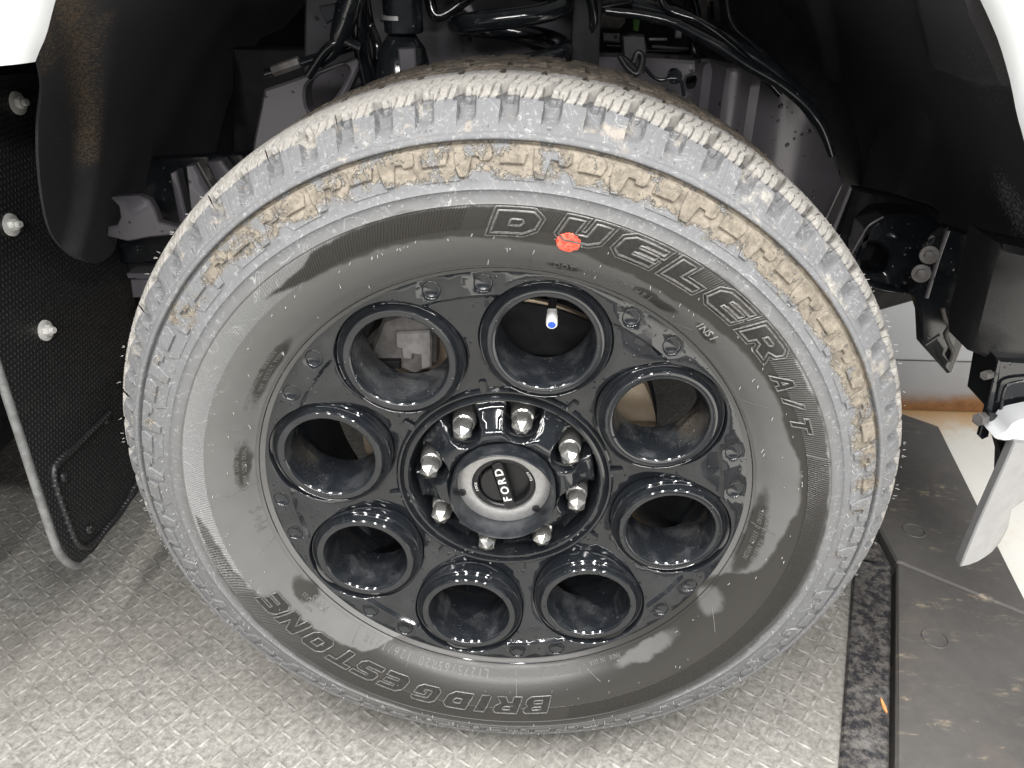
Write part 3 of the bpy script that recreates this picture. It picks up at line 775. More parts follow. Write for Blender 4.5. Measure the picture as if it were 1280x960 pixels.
# port collars: flat lip, rounded shoulder, tube running back
PORT = [(.0636, .026), (.0636, .0085), (.0632, .0066), (.0624, .0058), (.0614, .0062), (.0602, .0080), (.0590, .0088), (.0578, .0078), (.0568, .0052), (.0562, .0022), (.0557, .0006), (.0549, -.0003), (.0538, -.0005), (.0496, -.0005), (.0486, .0000), (.0478, .0009), (.0470, .0028)]
PTUB = [(.0470, .0028), (.0466, .006), (.0460, .020), (.0452, .040), (.0446, .056), (.0450, .058), (.0472, .058), (.0485, .020)]
pm = lathe("port_ring", PORT, RIM, n=88, data_only=True); tm = lathe("port_tube", PTUB, TUBEM, n=88, data_only=True)
dimp = lathe("dimple", [(.0083, .0012), (.0080, .0008), (.0070, .0012), (.0052, .0020), (.0030, .0026), (.0012, .0028), (.0001, .0028)], DIMM, n=28, data_only=True, angle=180)
for t in PT:
    for nm, me in (("port_ring", pm), ("port_tube", tm)):
        o = link(nm, me, rim); o.location = W(PR * math.sin(t), 0, PR * math.cos(t))
for t in RT:
    o = link("dimple", dimp, rim); o.location = W(.2427 * math.sin(t), 0, .2427 * math.cos(t))
# bridging tabs between ports and hub ring
bm = bmesh.new(); bmesh.ops.create_cube(bm, size=1)
for v in bm.verts: v.co = Vector((v.co.x * .0075, v.co.y * .009, v.co.z * .0150))
bmesh.ops.bevel(bm, geom=bm.edges[:], offset=.0012, segments=2, affect='EDGES')
tabm = bmfin("tab", bm, RIM, data_only=True)
for k in range(8):
    t = TH0 + k * math.pi / 4; o = link("tab", tabm, rim)
    o.location = W(.1215 * math.sin(t), .0238, .1215 * math.cos(t)); o.rotation_euler = (0, t, 0)
# hub ring and well
lathe("hub_ring", [(.1195, .028), (.1180, .0215), (.1160, .0200), (.1140, .0205), (.1130, .0235), (.1118, .0245), (.1110, .0230), (.1095, .0205), (.1070, .0195), (.1050, .0200), (.1035, .0225), (.1025, .027), (.1015, .040), (.1005, .052), (.0960, .060), (.0500, .062), (.0100, .062)], RIM, rim, n=160)
NT0 = R(-32.383) + R(1.0); NA = [NT0 + k * math.pi / 4 for k in range(8)]
# lobed pad with a pocket for each nut
outl = []
for k in range(8):
    t = NA[k]; e = Vector((math.sin(t), math.cos(t))); s_ = Vector((math.cos(t), -math.sin(t)))
    hw = .0190
    outl.append(tuple(e * .0975 - s_ * (hw + .0015)))
    outl.append(tuple(e * .0880 - s_ * hw))
    for q in range(9):
        a = math.pi * q / 8; outl.append(tuple(e * (.0810 - math.sin(a) * hw) - s_ * math.cos(a) * hw))
    outl.append(tuple(e * .0880 + s_ * hw)); outl.append(tuple(e * .0975 + s_ * (hw + .0015)))
    t2 = t + math.pi / 8; outl.append((.0985 * math.sin(t2), .0985 * math.cos(t2)))
def pad_y(u, v):
    r = math.hypot(u, v); return .0110 + .0220 * sst(r, .0670, .0960)
plate("hub_pad", outl, lambda u, v, h: W(u * (1 - h * .0), pad_y(u, v) - h, v), 0.0, RIM, rim, holes=[circle(0, 0, .0590, 80)], d=.005, base=-.046, bevel=.0022, angle=55)
lathe("hub_cup", [(.0600, .030), (.0596, .0150), (.0588, .0138), (.0578, .0146), (.0572, .020), (.0565, .046)], RIM, rim, n=96)

# lug nuts: flanged hex with a pointed cap
nutp = cyl("lug_nut", (0, 0, 0), (0, -1, 0), .0104, .0440, CHROME, n=6, prof=[(0, .6), (0, 1.0), (.02, 1.0), (.80, 1.02), (.84, .97), (.88, .86), (1, .10), (1, 0)], data_only=True)
nflan = cyl("washer", (0, 0, 0), (0, -1, 0), .0125, .020, CHROME, n=32, prof=[(0, .5), (0, 1.0), (.45, 1.04), (.85, 1.04), (1.15, 1.0), (1.35, .93), (1.42, .8)], data_only=True)
for i, t in enumerate(NA):
    o = link("lug_nut", nutp, truck); o.location = W(.0820 * math.sin(t), .0480, .0820 * math.cos(t)); o.rotation_euler = (0, random.uniform(0, 1), 0)
    q = link("washer", nflan, o); q.location = (0, .007, 0)

# locking hub cap
cap = lathe("hub_cap", [(.0560, .046), (.0566, .020), (.0566, .0060), (.0563, -.0045), (.0559, -.0062), (.0553, -.0068), (.0546, -.0064), (.0540, -.0050), (.0528, .0030), (.0516, .0110), (.0510, .0165), (.0509, .0200)], CAPM, truck, n=96)
lathe("cap_ring", [(.0512, .0195), (.0507, .0172), (.0490, .0164), (.0360, .0158), (.0349, .0162), (.0344, .0175), (.0342, .0220)], SILVER, cap, n=128)
lathe("dial", [(.0343, .0205), (.0335, .0185), (.0320, .0180), (.0292, .0180), (.0280, .0192), (.0276, .0230), (.0270, .0290), (.0001, .0295)], DARKPL, cap, n=96)
tilt = R(-14.5)
def dial_map(u, v, y): # v along the handle, u across
    c, s = math.cos(tilt), math.sin(tilt); return W(u * c + v * s, y, -u * s + v * c)
bar = resample([(-.0064, -.0300), (.0064, -.0300), (.0064, .0300), (-.0064, .0300)], .004)
plate("dial_handle", [(-.0060, -.0285), (-.0030, -.0312), (.0030, -.0312), (.0060, -.0285), (.0060, .0285), (.0030, .0312), (-.0030, .0312), (-.0060, .0285)], lambda u, v, h: dial_map(u, v, .0150 - h), 0, DARKPL, cap, d=.006, base=-.015, bevel=.0009)
# left cheek of the dial stands proud, right one is a recess
cheek = [(-.0068 - .0190 * math.sin(math.pi * k / 16), -.0225 * math.cos(math.pi * k / 16)) for k in range(17)]
plate("dial_cheek", cheek, lambda u, v, h: dial_map(u, v, .0190 - h), 0, DARKPL, cap, d=.006, base=-.012, bevel=.0012)
for i, ch in enumerate("FORD"):
    vs, fs = text_geo(ch, .0132, 0, .0002, 0, .0003)
    # letters read upwards along the handle
    mk("letter", [dial_map(-v.y * .92 + .0002, v.x * 1.0 + (i - 1.5) * .0122 + .0005, .0148 - v.z) for v in vs], fs, LETW, cap, angle=40)
def cap_text(s, t_deg, r0, size):
    for i, ch in enumerate(s):
        vs, fs = text_geo(ch, size, 0, 0, 0, .0002); t = R(t_deg) + (i - (len(s) - 1) / 2) * size * .78 / r0
        mk("letter", [(lambda v: W((r0 + v.y) * math.sin(t + v.x / r0), .0178 - v.z, (r0 + v.y) * math.cos(t + v.x / r0)))(v) for v in vs], fs, LETW, cap)
cap_text("LOCK", 262, .0304, .0040); cap_text("AUTO", 66, .0304, .0040)
for px_, py_ in ((578, 615), (670, 635)):
    p = at_y(px_, py_, .0160)
    s_ = cyl("screw", p, (0, -1, 0), .0042, .0016, DARKPL, cap, n=20)
    cyl("socket", p + Vector((0, -.0015, 0)), (0, -1, 0), .0019, .0006, DARK, s_, n=6)

# valve stem in the top port
p0 = Vector((.047, .018, .607)); 
vst = tube("valve_stem", [p0 + Vector((.0, .040, .022)), p0 + Vector((0, .024, .010)), p0 + Vector((0, .010, .003))], [.0048, .0042, .0036], DARKPL, truck)
cyl("valve_cap", p0 + Vector((0, .016, .004)), (0, -.92, -.25), .0056, .0200, WHITEPL, vst, n=20, prof=[(0, .5), (0, .86), (.12, .9), (.3, .92), (.34, 1.0), (.9, 1.0), (1, .9), (1, 0)])
cyl("cap_mark", p0 + Vector((0, .016, .004)) + Vector((0, -.92, -.25)).normalized() * .0199, (0, -.92, -.25), .0038, .0006, BLUE, vst, n=20)

# ------------------------------------------------------------------ brake and axle behind the wheel
lathe("brake_disc", [(.060, .098), (.090, .100), (.092, .100), (.172, .100), (.1735, .101), (.1735, .109), (.172, .110), (.100, .110), (.100, .124), (.172, .124), (.1735, .125), (.1735, .132), (.172, .133), (.06, .133)], ROTOR, truck, n=128)
lathe("wheel_hub", [(.001, .070), (.060, .070), (.064, .074), (.064, .12), (.085, .14), (.085, .19), (.050, .21), (.001, .21)], DARK, truck, n=48)
cal = slab("brake_caliper", [(478, 400), (520, 385), (545, 405), (545, 455), (520, 470), (500, 462), (455, 470), (440, 430), (462, 440)], .072, .09, IRON, truck, bevel=.004)
slab("caliper_lug", [(494, 416), (537, 414), (540, 424), (539, 460), (526, 462), (525, 444), (516, 443), (515, 450), (503, 449), (501, 436), (494, 434)], .066, .02, simple("caliper_casting", (.16, .155, .152), .45, .3, 90, .4, .4), cal, bevel=.002)
slab("pad_clip", [(458, 452), (500, 452), (500, 462), (488, 461), (486, 470), (470, 470), (458, 464)], .064, .01, DARK, cal, bevel=.001)
def arc_poly(a0, a1, r0, r1, n=10): return [(r1 * math.sin(R(a0 + (a1 - a0) * k / n)), r1 * math.cos(R(a0 + (a1 - a0) * k / n))) for k in range(n + 1)] + [(r0 * math.sin(R(a1 - (a1 - a0) * k / n)), r0 * math.cos(R(a1 - (a1 - a0) * k / n))) for k in range(n + 1)]
plate("caliper_bridge", arc_poly(-62, -8, .178, .205), lambda u, v, h: W(u, .088 - h, v), 0, IRON, cal, d=.02, base=-.08, bevel=.004)
plate("dark_reflection_plate", arc_poly(-14, 38, .07, .186, 14), lambda u, v, h: W(u, .086 - h, v), 0, DARK, truck, d=.03, base=-.003, bevel=.001)  # added dark plate, stands in for the disc's dark reflection in the top port
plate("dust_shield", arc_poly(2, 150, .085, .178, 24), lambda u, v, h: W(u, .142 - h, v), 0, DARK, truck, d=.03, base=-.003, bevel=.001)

# ------------------------------------------------------------------ body: fender, liner, mud flap
def liner_mat():
    nt = NT("matt_liner_felt"); n = nt.noise(220, 5, .7); n2 = nt.noise(7, 3, .5); at = nt.n('ShaderNodeAttribute', attribute_name="dust"); dv = at.outputs['Fac']
    sp = nt.ramp(nt.math('ADD', nt.noise(330, 6, .8), nt.math('MULTIPLY', dv, .16)), .60, .70); sp = nt.math('MULTIPLY', sp, nt.ramp(dv, .02, .5))
    c = nt.mix(n2, (.020, .020, .0235), (.030, .0295, .034)); c = nt.mix(nt.math('MULTIPLY', n, .5), c, (.045, .045, .05))
    brown = nt.n('ShaderNodeAttribute', attribute_name="brown").outputs['Fac']
    c = nt.mix(nt.math('MULTIPLY', sp, nt.math('MULTIPLY_ADD', brown, -.25, .75)), c, nt.mix(brown, (.34, .34, .35), (.24, .175, .10)))
    return nt.out(c, .80, 0, nt.bump(n, .5, .0012), spec=.35)
LINER = liner_mat()
def fender():
    # panel with a round wheel opening, its edge rolled inwards
    RA = .572; n = 96; vs = []; fs = []
    prof = [(RA + .012, -.034), (RA - .003, -.040), (RA - .006, -.044), (RA - .003, -.050), (RA + .004, -.056), (RA + .014, -.059), (RA + .030, -.060), (RA + .040, -.066), (RA + .052, -.074), (RA + .10, -.076)]
    A0, A1 = -39.3, 62.0
    def radius(d): return float(np.interp(d, [-39.3, -36, -33, -15, 0, 15, 34, 38, 41, 43.5, 62], [.557, .567, .580, .60, .60, .60, .588, .577, .567, .558, .515]))
    def frame(i):
        d = A0 + (A1 - A0) * i / n; a = R(d); k = sst(-d, 35.5, 39.3); out = Vector((math.sin(a), math.cos(a))).lerp(Vector((-1, -.06)), k).normalized()
        return Vector((math.sin(a), math.cos(a))) * radius(d), out
    for i in range(n + 1):
        p0_, out = frame(i)
        for r_, y_ in prof: q = p0_ + out * (r_ - RA); vs.append((q.x, y_, q.y + CZ))
    fs = grid_faces(n + 1, len(prof)); m = len(prof)
    # run the panel out to its border
    b = len(vs)
    for i in range(n + 1):
        p0_, out = frame(i)
        k = min((1.25 + (p0_.x if out.x < 0 else -p0_.x)) / max(1e-6, abs(out.x)), (1.25 - CZ - p0_.y) / max(1e-6, out.y) if out.y > 0 else 9)
        q = p0_ + out * max(k, .12); vs.append((q.x, -.076, q.y + CZ)); vs.append((q.x, -.056, q.y + CZ))
    for i in range(n):
        fs.append((i * m + m - 1, (i + 1) * m + m - 1, b + 2 * (i + 1), b + 2 * i)); fs.append((b + 2 * i, b + 2 * i + 2, b + 2 * i + 3, b + 2 * i + 1))
    o = mk("fender", vs, fs, WHITEP, truck, angle=40)
    # black flange closing the gap between the fender lip and the liner
    v2_ = []; pr = [(0, -.040), (.3, -.039), (1, -.036), (1, -.020)]
    for i in range(n + 1):
        p0_, out = frame(i); a = math.atan2(p0_.x, p0_.y)
        for f_, y_ in pr:
            q = p0_.lerp(Vector((math.sin(a), math.cos(a))) * .589, f_); v2_.append((q.x, y_, q.y + CZ))
    mk("arch_flange", v2_, grid_faces(n + 1, len(pr)), LINER, truck, angle=50)
    return o
fender()
box("hood_blocker", (-1.25, -.078, 1.20), (1.25, 1.75, 1.25), WHITEP, truck, .015)  # out of view, added to keep overhead light out of the wheel arch
box("far_fender", (-1.25, 1.70, .45), (1.25, 1.75, 1.20), WHITEP, truck, .01)
box("cab_side_blocker", (-3.2, -.076, .30), (-.68, -.046, 1.25), WHITEP, truck, .008)  # out of view, set low to deepen the shadow on the left deck
box("cab_floor_blocker", (-3.2, -.03, .30), (-.72, 1.70, .36), DARK, truck, .008)  # out of view, added to keep light from under the truck
box("bulkhead", (-1.25, -.03, .30), (-1.21, 1.70, 1.20), DARK, truck, .005)
box("radiator_support", (1.12, .02, .50), (1.16, 1.70, 1.20), DARK, truck, .005)
box("engine", (-.95, .66, .42), (.78, 1.45, 1.12), DARK, truck, .03)
box("axle_beam", (-.10, .22, .34), (.06, 1.5, .46), DARK, truck, .03)

def liner(name, px, rad, feats, dusts, brown, thick=.003):
    def hitc(a, b):
        d = ray(a, b); o = CAM - Vector((0, 0, CZ)); A = d.x ** 2 + d.z ** 2; B = 2 * (o.x * d.x + o.z * d.z); C_ = o.x ** 2 + o.z ** 2 - rad ** 2
        s_ = (-B + math.sqrt(max(0, B * B - 4 * A * C_))) / (2 * A); return CAM + d * s_
    def uv(a, b):
        q = hitc(a, b); return (math.atan2(q.x, q.z - CZ) * rad, max(q.y, -.036))
    poly = [uv(*p) for p in smoothpoly(px, 4)]
    V, T, LI = cdt(poly, (), .008)
    FP = [([uv(*p) for p in smoothpoly(f, 4)], h, wv) for f, h, wv in feats]
    def sd(P, x, y):
        best = 9
        for i in range(len(P)):
            a = P[i]; b = P[(i + 1) % len(P)]; dx, dy = b[0] - a[0], b[1] - a[1]; t = max(0, min(1, ((x - a[0]) * dx + (y - a[1]) * dy) / (dx * dx + dy * dy + 1e-12)))
            best = min(best, math.hypot(x - a[0] - t * dx, y - a[1] - t * dy))
        return best if inside(P, x, y) else -best
    vs = []; dust = []
    DP = [([uv(*p) for p in line], wv, st) for line, wv, st in dusts]
    for u, v in V:
        h = sum(hh * sst(sd(P, u, v), -wv / 2, wv / 2) for P, hh, wv in FP)
        t = u / rad; vs.append(pol(t, rad - h, v))
        dd = 0
        for line, wv, st in DP:
            m = min(math.hypot(u - (a[0] + (b[0] - a[0]) * k / 8), v - (a[1] + (b[1] - a[1]) * k / 8)) for a, b in zip(line[:-1], line[1:]) for k in range(9))
            dd = max(dd, st * math.exp(-(m / wv) ** 2))
        dust.append(dd)
    fs = list(T); n0 = len(vs)
    for Lp in LI:
        b = len(vs); m = len(Lp)
        for i in Lp: u, v = V[i]; vs.append(pol(u / rad, rad + thick, v)); dust.append(0)
        fs += [(Lp[i], Lp[(i + 1) % m], b + (i + 1) % m, b + i) for i in range(m)]
    o = mk(name, vs, fs, LINER, truck, angle=50)
    a = o.data.attributes.new("dust", 'FLOAT', 'POINT'); a.data.foreach_set("value", dust)
    a = o.data.attributes.new("brown", 'FLOAT', 'POINT'); a.data.foreach_set("value", [brown] * len(vs))
    return o
ll = liner("fender_liner", [(20, -40), (62, 0), (52, 40), (48, 75), (53, 110), (48, 160), (50, 220), (60, 280), (78, 310), (103, 326), (127, 314), (136, 285), (140, 252), (158, 236), (185, 225), (230, 208), (270, 199), (305, 192), (318, 170), (326, 130), (338, 108), (370, 80), (405, 55), (424, 10), (430, -45), (200, -60)],
      .585, [([(120, -60), (112, 30), (110, 120), (100, 230), (120, 400), (600, 400), (600, -60)], .014, .03), ([(330, -60), (330, 60), (315, 150), (300, 210), (600, 260), (600, -60)], .02, .05)],
      [([(80, -10), (98, 60), (104, 130), (104, 190)], .020, 1.0), ([(62, 20), (60, 80)], .02, .75), ([(120, 0), (108, 60)], .012, .8)], 1.0)
ll["label"] = "black liner with a streak of brown dust"
rl = liner("fender_liner", [(905, -40), (930, 18), (975, 78), (1010, 125), (1040, 180), (1056, 218), (1072, 232), (1110, 246), (1150, 258), (1185, 285), (1215, 302), (1255, 303), (1300, 320), (1330, 260), (1320, 170), (1290, 150), (1266, 96), (1248, 52), (1226, 4), (1205, -45), (1050, -60)],
      .585, [([(880, -60), (1000, -60), (1040, 40), (1048, 120), (1052, 200), (1060, 260), (900, 260)], .016, .02), ([(1166, -60), (1164, 40), (1172, 72), (1205, 90), (1245, 98), (1400, 100), (1400, -60)], .010, .012), ([(1090, 180), (1120, 140), (1155, 148), (1160, 175), (1120, 262), (1080, 262)], .008, .03)],
      [([(1262, 250), (1275, 275)], .035, .9), ([(1230, 120), (1240, 60)], .05, .30), ([(1100, 60), (1120, 140)], .06, .18)], 0.0)
rl["label"] = "black liner with pale specks"

def flap_mat():
    nt = NT("dimpled_flap_rubber"); x, y, z = nt.xyz()[:3]
    u = nt.math('MULTIPLY', y, 150.0); v = nt.math('MULTIPLY', z, 150.0)
    row = nt.math('FLOOR', v); u2 = nt.math('ADD', u, nt.math('MULTIPLY', nt.math('MODULO', row, 2.0), .5))
    fu = nt.math('SUBTRACT', nt.math('FRACT', u2), .5); fv = nt.math('SUBTRACT', nt.math('FRACT', v), .5)
    d = nt.math('SQRT', nt.math('ADD', nt.math('MULTIPLY', fu, fu), nt.math('MULTIPLY', fv, fv)))
    dome = nt.ramp(d, .10, .34, 1.0, 0.0); n = nt.noise(30, 5, .6)
    c = nt.mix(nt.math('MULTIPLY', dome, .5), (.018, .0185, .020), (.085, .085, .087)); c = nt.mix(nt.ramp(n, .5, .8, 0, .3), c, (.05, .05, .048))
    return nt.out(c, .42, 0, nt.bump(dome, .8, .0012), spec=.5)
FLAPM = flap_mat()
FX = -.600
def flap_uv(a, b, x=FX): q = at_x(a, b, x); return (q.y, q.z)
fo = [(-45, 84), (0, 95), (40, 92), (56, 96), (62, 104), (75, 200), (110, 290), (142, 300), (161, 335), (172, 390), (186, 470), (190, 560), (172, 618), (140, 660), (118, 690), (100, 704), (86, 696), (74, 678), (22, 520), (-30, 360)]
flap = plate("mud_flap", [flap_uv(*p) for p in fo], lambda u, v, h: (FX + h, u, v), 0.0, FLAPM, truck, d=.03, base=-.010, bevel=.002)
flap["label"] = "black dimpled mud flap hanging from the fender"
# rounded outer edge and the moulded triangular bead
e = [(-60, 300), (-30, 366), (22, 524), (50, 612), (72, 678), (80, 694), (90, 704), (101, 707), (112, 700)]
pp = [Vector((FX - .004, *flap_uv(*p))) for p in e]
tube("flap_edge", pp, .0056, GREYRUB, flap, seg=6)
bd = [(136, 516), (100, 552), (72, 578), (66, 590), (70, 612), (88, 664), (96, 680), (106, 684), (118, 676), (150, 640), (172, 600)]
tube("flap_bead", [Vector((FX + .0015, *flap_uv(*p))) for p in bd], .0045, FLAPM, flap, seg=5)
for p in ((80, 596), (112, 662), (133, 524)):
    q = Vector((FX + .0005, *flap_uv(*p))); cyl("flap_stud", q, (1, 0, 0), .008, .004, FLAPM, flap, n=20, prof=[(0, 1), (.5, .9), (1, .6), (1, 0)])
for p in ((21, 129), (13, 281), (56, 413)):
    q = Vector((FX, *flap_uv(*p))); ax = Vector((1, -.10, .10)).normalized()
    wsh = cyl("washer", q, ax, .0135, .0022, BRIGHT, truck, n=32, prof=[(0, 0), (0, .96), (.3, 1), (.8, 1), (1, .95), (1, 0)])
    cyl("bolt_head", q + ax * .0022, ax, .0068, .0075, BRIGHT, wsh, n=6)
    cyl("bolt_tip", q + ax * .0095, ax, .0040, .005, BRIGHT, wsh, n=16)

# ------------------------------------------------------------------ suspension and chassis pieces seen past the tyre
# frame rail sheet to the right of the spring
slab("frame_rail", [(800, 72), (893, 78), (938, 82), (988, 110), (1050, 200), (1062, 234), (1020, 320), (700, 320), (700, 72)], .40, .05, SHEET, truck, holes=[smoothpoly([(859, 97), (873, 97), (873, 111), (859, 111)], 3)], bevel=.004,
     dy=lambda x, z: .030 * sst(x, .215, .235) * (1 - sst(x, .245, .262)) + .018 * math.exp(-((x - .30) / .016) ** 2) + .02 * sst(x, .36, .45), d=.012)
slab("rail_flange", [(1062, 232), (1066, 236), (1044, 292), (1039, 288)], .345, .01, SHEET, truck, bevel=.001)
slab("tower_sheet", [(380, -30), (735, -30), (735, 160), (380, 160)], .43, .03, SHEET, truck, bevel=.003, dy=lambda x, z: .012 * math.sin(x * 22), d=.02)
cyl("grommet", at_y(562, 27, .428), (0, -1, 0), .0062, .006, CHROME, truck, n=20)
box("inner_post", at_y(712, 110, .36), at_y(752, -20, .40), DARK, truck, .004)
# coil spring
cx_, cy_ = at_y(636, 40, .33).x, .36; pts = []
zc = at_y(640, 52, .30).z
for k in range(0, 100):
    t = k / 99 * 2 * math.pi * 2.6 + R(200); pts.append((cx_ + .0640 * math.cos(t), cy_ + .0640 * math.sin(t), zc - .036 + .050 * (k / 99) * 2.6))
tube("coil_spring", pts, .0112, BLK, truck, seg=1, n=16)
# damper / bump stop cylinder left of the spring
bx = at_y(503, 40, .27)
bs = cyl("bump_stop", at_y(502, -10, .27), (0, 0, -1), .0215, .040, BLK, truck, n=40)
zz_ = at_y(502, 22, .27).z
cyl("collar", (bx.x, .27, zz_ + .003), (0, 0, -1), .0215, .0045, SILVER, bs, n=40)
cyl("stud", (bx.x, .27, zz_), (0, 0, -1), .0060, .010, IRON, bs, n=6)
cyl("knuckle_boss", (bx.x - .002, .275, zz_ - .010), (0, 0, -1), .0320, .085, BLK, truck, n=40, prof=[(0, 0), (0, .35), (.12, .55), (.25, .8), (.6, 1.0), (1, 1.05), (1, 0)])
slab("boss_plate", [(497, 61), (519, 60), (521, 96), (500, 98)], .238, .012, SHEET, truck, bevel=.002)
tube("steering_arm", [at_y(442, -12, .25), at_y(434, 15, .25), at_y(425, 45, .25), at_y(418, 64, .255), at_y(400, 80, .26)], [.014, .013, .011, .007, .005], BLK, truck)
tube("brake_hose", [at_y(447, -20, .3), at_y(450, 40, .3), at_y(456, 80, .31), at_y(470, 130, .32)], .010, BLK, truck)
slab("control_arm", [(330, 112), (370, 98), (420, 80), (449, 69), (450, 82), (430, 125), (380, 190), (310, 220), (318, 170)], .30, .03, SHEET, truck, holes=[smoothpoly([(385, 104), (420, 85), (434, 84), (434, 96), (412, 130), (392, 144), (382, 130)], 4)], bevel=.003)
tr = tube("tie_rod", [at_y(332, 92, .275), at_y(372, 80, .275), at_y(440, 58, .275)], .0052, BLK, truck)
cyl("adjuster", at_y(341, 89, .272), at_y(372, 78, .272) - at_y(341, 89, .272), .0062, .034, IRON, tr, n=6)
slab("backing_sheet", [(290, 60), (460, 60), (460, 240), (290, 240)], .45, .02, DARK, truck)
# pieces low on the left
lb = slab("cab_mount", [(138, 247), (172, 245), (186, 250), (193, 262), (199, 278), (215, 282), (225, 285), (250, 285), (250, 292), (215, 294), (185, 297), (160, 302), (134, 296), (134, 284), (146, 282), (150, 272), (148, 258)], .30, .012, SHEET, truck, bevel=.002)
for i, q in enumerate((((212, 217), (220, 214), (234, 274), (224, 280)), ((232, 208), (243, 206), (262, 240), (248, 262), (238, 262)), ((258, 203), (276, 200), (300, 232), (282, 250)), ((244, 204), (247, 203), (266, 236), (262, 240)))):
    slab("floor_rib", list(q), .33 + i * .004, .02, SHEET if i < 3 else CHROME, truck, bevel=.002)
slab("sill_sheet", [(125, 200), (330, 190), (330, 330), (150, 330)], .40, .01, BLK, truck)
box("sill_box", at_y(150, 352, .42), at_y(240, 296, .46), DARK, truck, .004)
slab("sill_step", [(158, 342), (200, 342), (200, 350), (176, 349), (160, 348)], .36, .03, SHEET, truck, bevel=.001)
slab("step_bracket", [(163, 350), (192, 350), (182, 372), (166, 372)], .355, .01, SHEET, truck, bevel=.001)
# wiring loom sleeve with hose, to the right
lp = [(758, 14), (775, 16), (800, 19), (840, 28), (880, 48), (905, 62), (935, 82), (970, 102), (1000, 125), (1018, 145), (1030, 165), (1040, 195)]
tube("loom_sleeve", [at_y(a, b, .33 - .03 * i / 11) for i, (a, b) in enumerate(lp)], [.0045, .0048, .005, .0052, .0058, .006, .006, .006, .0065, .0075, .006, .004], BLK, truck, seg=5)
tube("upper_hose", [at_y(790, 6, .36), at_y(850, 22, .36), at_y(905, 52, .36), at_y(960, 85, .35), at_y(1010, 128, .34)], .0100, BLK, truck)
tube("sensor_lead", [at_y(806, 84, .34), at_y(814, 94, .34), at_y(825, 100, .34), at_y(840, 98, .34), at_y(851, 102, .34), at_y(855, 120, .34)], .0022, BLK, truck)
cyl("lead_clip", at_y(842, 94, .352), (0, -1, 0), .0085, .014, BLK, truck, n=20)
cn = slab("connector", [(778, 46), (792, 43), (806, 45), (809, 60), (806, 92), (798, 92), (792, 80), (779, 70)], .335, .02, DARKPL, truck, bevel=.002)
tube("connector_loop", [at_y(774, 70, .33), at_y(785, 86, .33), at_y(797, 92, .33), at_y(803, 72, .33), at_y(797, 66, .33), at_y(792, 78, .33)], .0034, DARKPL, cn)
eb = slab("engine_bracket", [(749, 18), (781, 18), (782, 28), (775, 36), (750, 37)], .52, .03, IRON, truck, bevel=.003)
slab("bracket_rib", [(753, 41), (775, 42), (775, 54), (754, 52)], .515, .02, SHEET, eb, bevel=.002)
slab("tape_mark", [(792, 22), (800, 24), (798, 39), (792, 38)], .50, .01, GREEN, eb, bevel=.001)
slab("engine_tag", [(844, 38), (852, 38), (852, 48), (844, 48)], .50, .01, SILVER, truck, bevel=.001)
slab("engine_tag", [(812, 48), (834, 48), (834, 51), (812, 51)], .50, .01, SILVER, truck, bevel=.001)
tube("fuel_line", [at_y(815, 58, .45), at_y(840, 60, .45), at_y(872, 62, .45)], .0020, SHEET, truck)
for i in range(4): slab("engine_cover_rib", [(760 + i * 38, -14), (782 + i * 38, -14), (780 + i * 38, 6 + i * 2), (762 + i * 38, 4)], .55 + .01 * i, .03, IRON if i % 2 else DARKPL, truck, bevel=.002)

rh2 = random.Random(11)
for pth, rd, dp in (([(735, -20), (742, 20), (738, 60), (748, 110)], .006, .36), ([(820, -15), (835, 12), (880, 30), (930, 70), (975, 118)], .0045, .345), ([(700, -10), (730, 8), (775, 4), (830, -8)], .007, .42),
                    ([(860, -20), (872, 20), (866, 60), (880, 74)], .005, .44), ([(908, -10), (915, 30), (940, 55), (985, 100)], .006, .41), ([(455, -10), (462, 30), (472, 60), (470, 100)], .006, .33), ([(535, -10), (545, 20), (575, 5), (600, -15)], .007, .39), ([(385, 95), (410, 60), (432, 52), (452, 60)], .005, .245)):
    tube("chassis_hose", [at_y(a, b, dp + rh2.uniform(-.01, .01)) for a, b in pth], rd, BLK, truck, n=10)
for q, dp, mm in (([(868, 0), (884, 0), (884, 34), (876, 38), (868, 30)], .47, IRON), ([(890, 2), (900, 2), (902, 26), (892, 26)], .48, DARKPL), ([(815, 14), (838, 16), (836, 32), (815, 30)], .53, DARKPL), ([(758, 56), (782, 57), (780, 70), (760, 68)], .50, BLK), ([(806, 62), (868, 64), (868, 70), (806, 68)], .49, BLK), ([(398, 8), (418, 4), (424, 20), (408, 30)], .27, BLK)):
    slab("chassis_bracket", q, dp, .02, mm, truck, bevel=.0015)
# front bracketry, right
hn = slab("frame_horn", [(1056, 372), (1072, 330), (1084, 288), (1104, 270), (1130, 268), (1165, 272), (1186, 286), (1182, 320), (1150, 366), (1110, 364), (1075, 352), (1066, 380)], .30, .05, BLK, truck,
     holes=[smoothpoly([(1084, 304), (1112, 313), (1108, 338), (1098, 343), (1078, 338), (1074, 322)], 4)], bevel=.004)
tube("horn_lip", [at_y(1080, 352, .295), at_y(1105, 361, .295), at_y(1142, 365, .295)], .0042, BLK, hn)
tube("horn_edge", [at_y(1062, 322, .297), at_y(1074, 300, .297), at_y(1086, 282, .297), at_y(1104, 271, .297)], .0014, SHEET, hn)
slab("cross_sheet", [(1070, 236), (1120, 246), (1230, 282), (1230, 340), (1160, 372), (1060, 400), (1040, 330), (1052, 290)], .36, .02, DARK, truck)
hk = slab("tow_bracket", [(1142, 366), (1150, 392), (1152, 431), (1185, 468), (1192, 466), (1207, 426), (1206, 400), (1214, 372), (1232, 318), (1236, 300), (1186, 284), (1170, 300)], .24, .016, BLK, truck, bevel=.003)
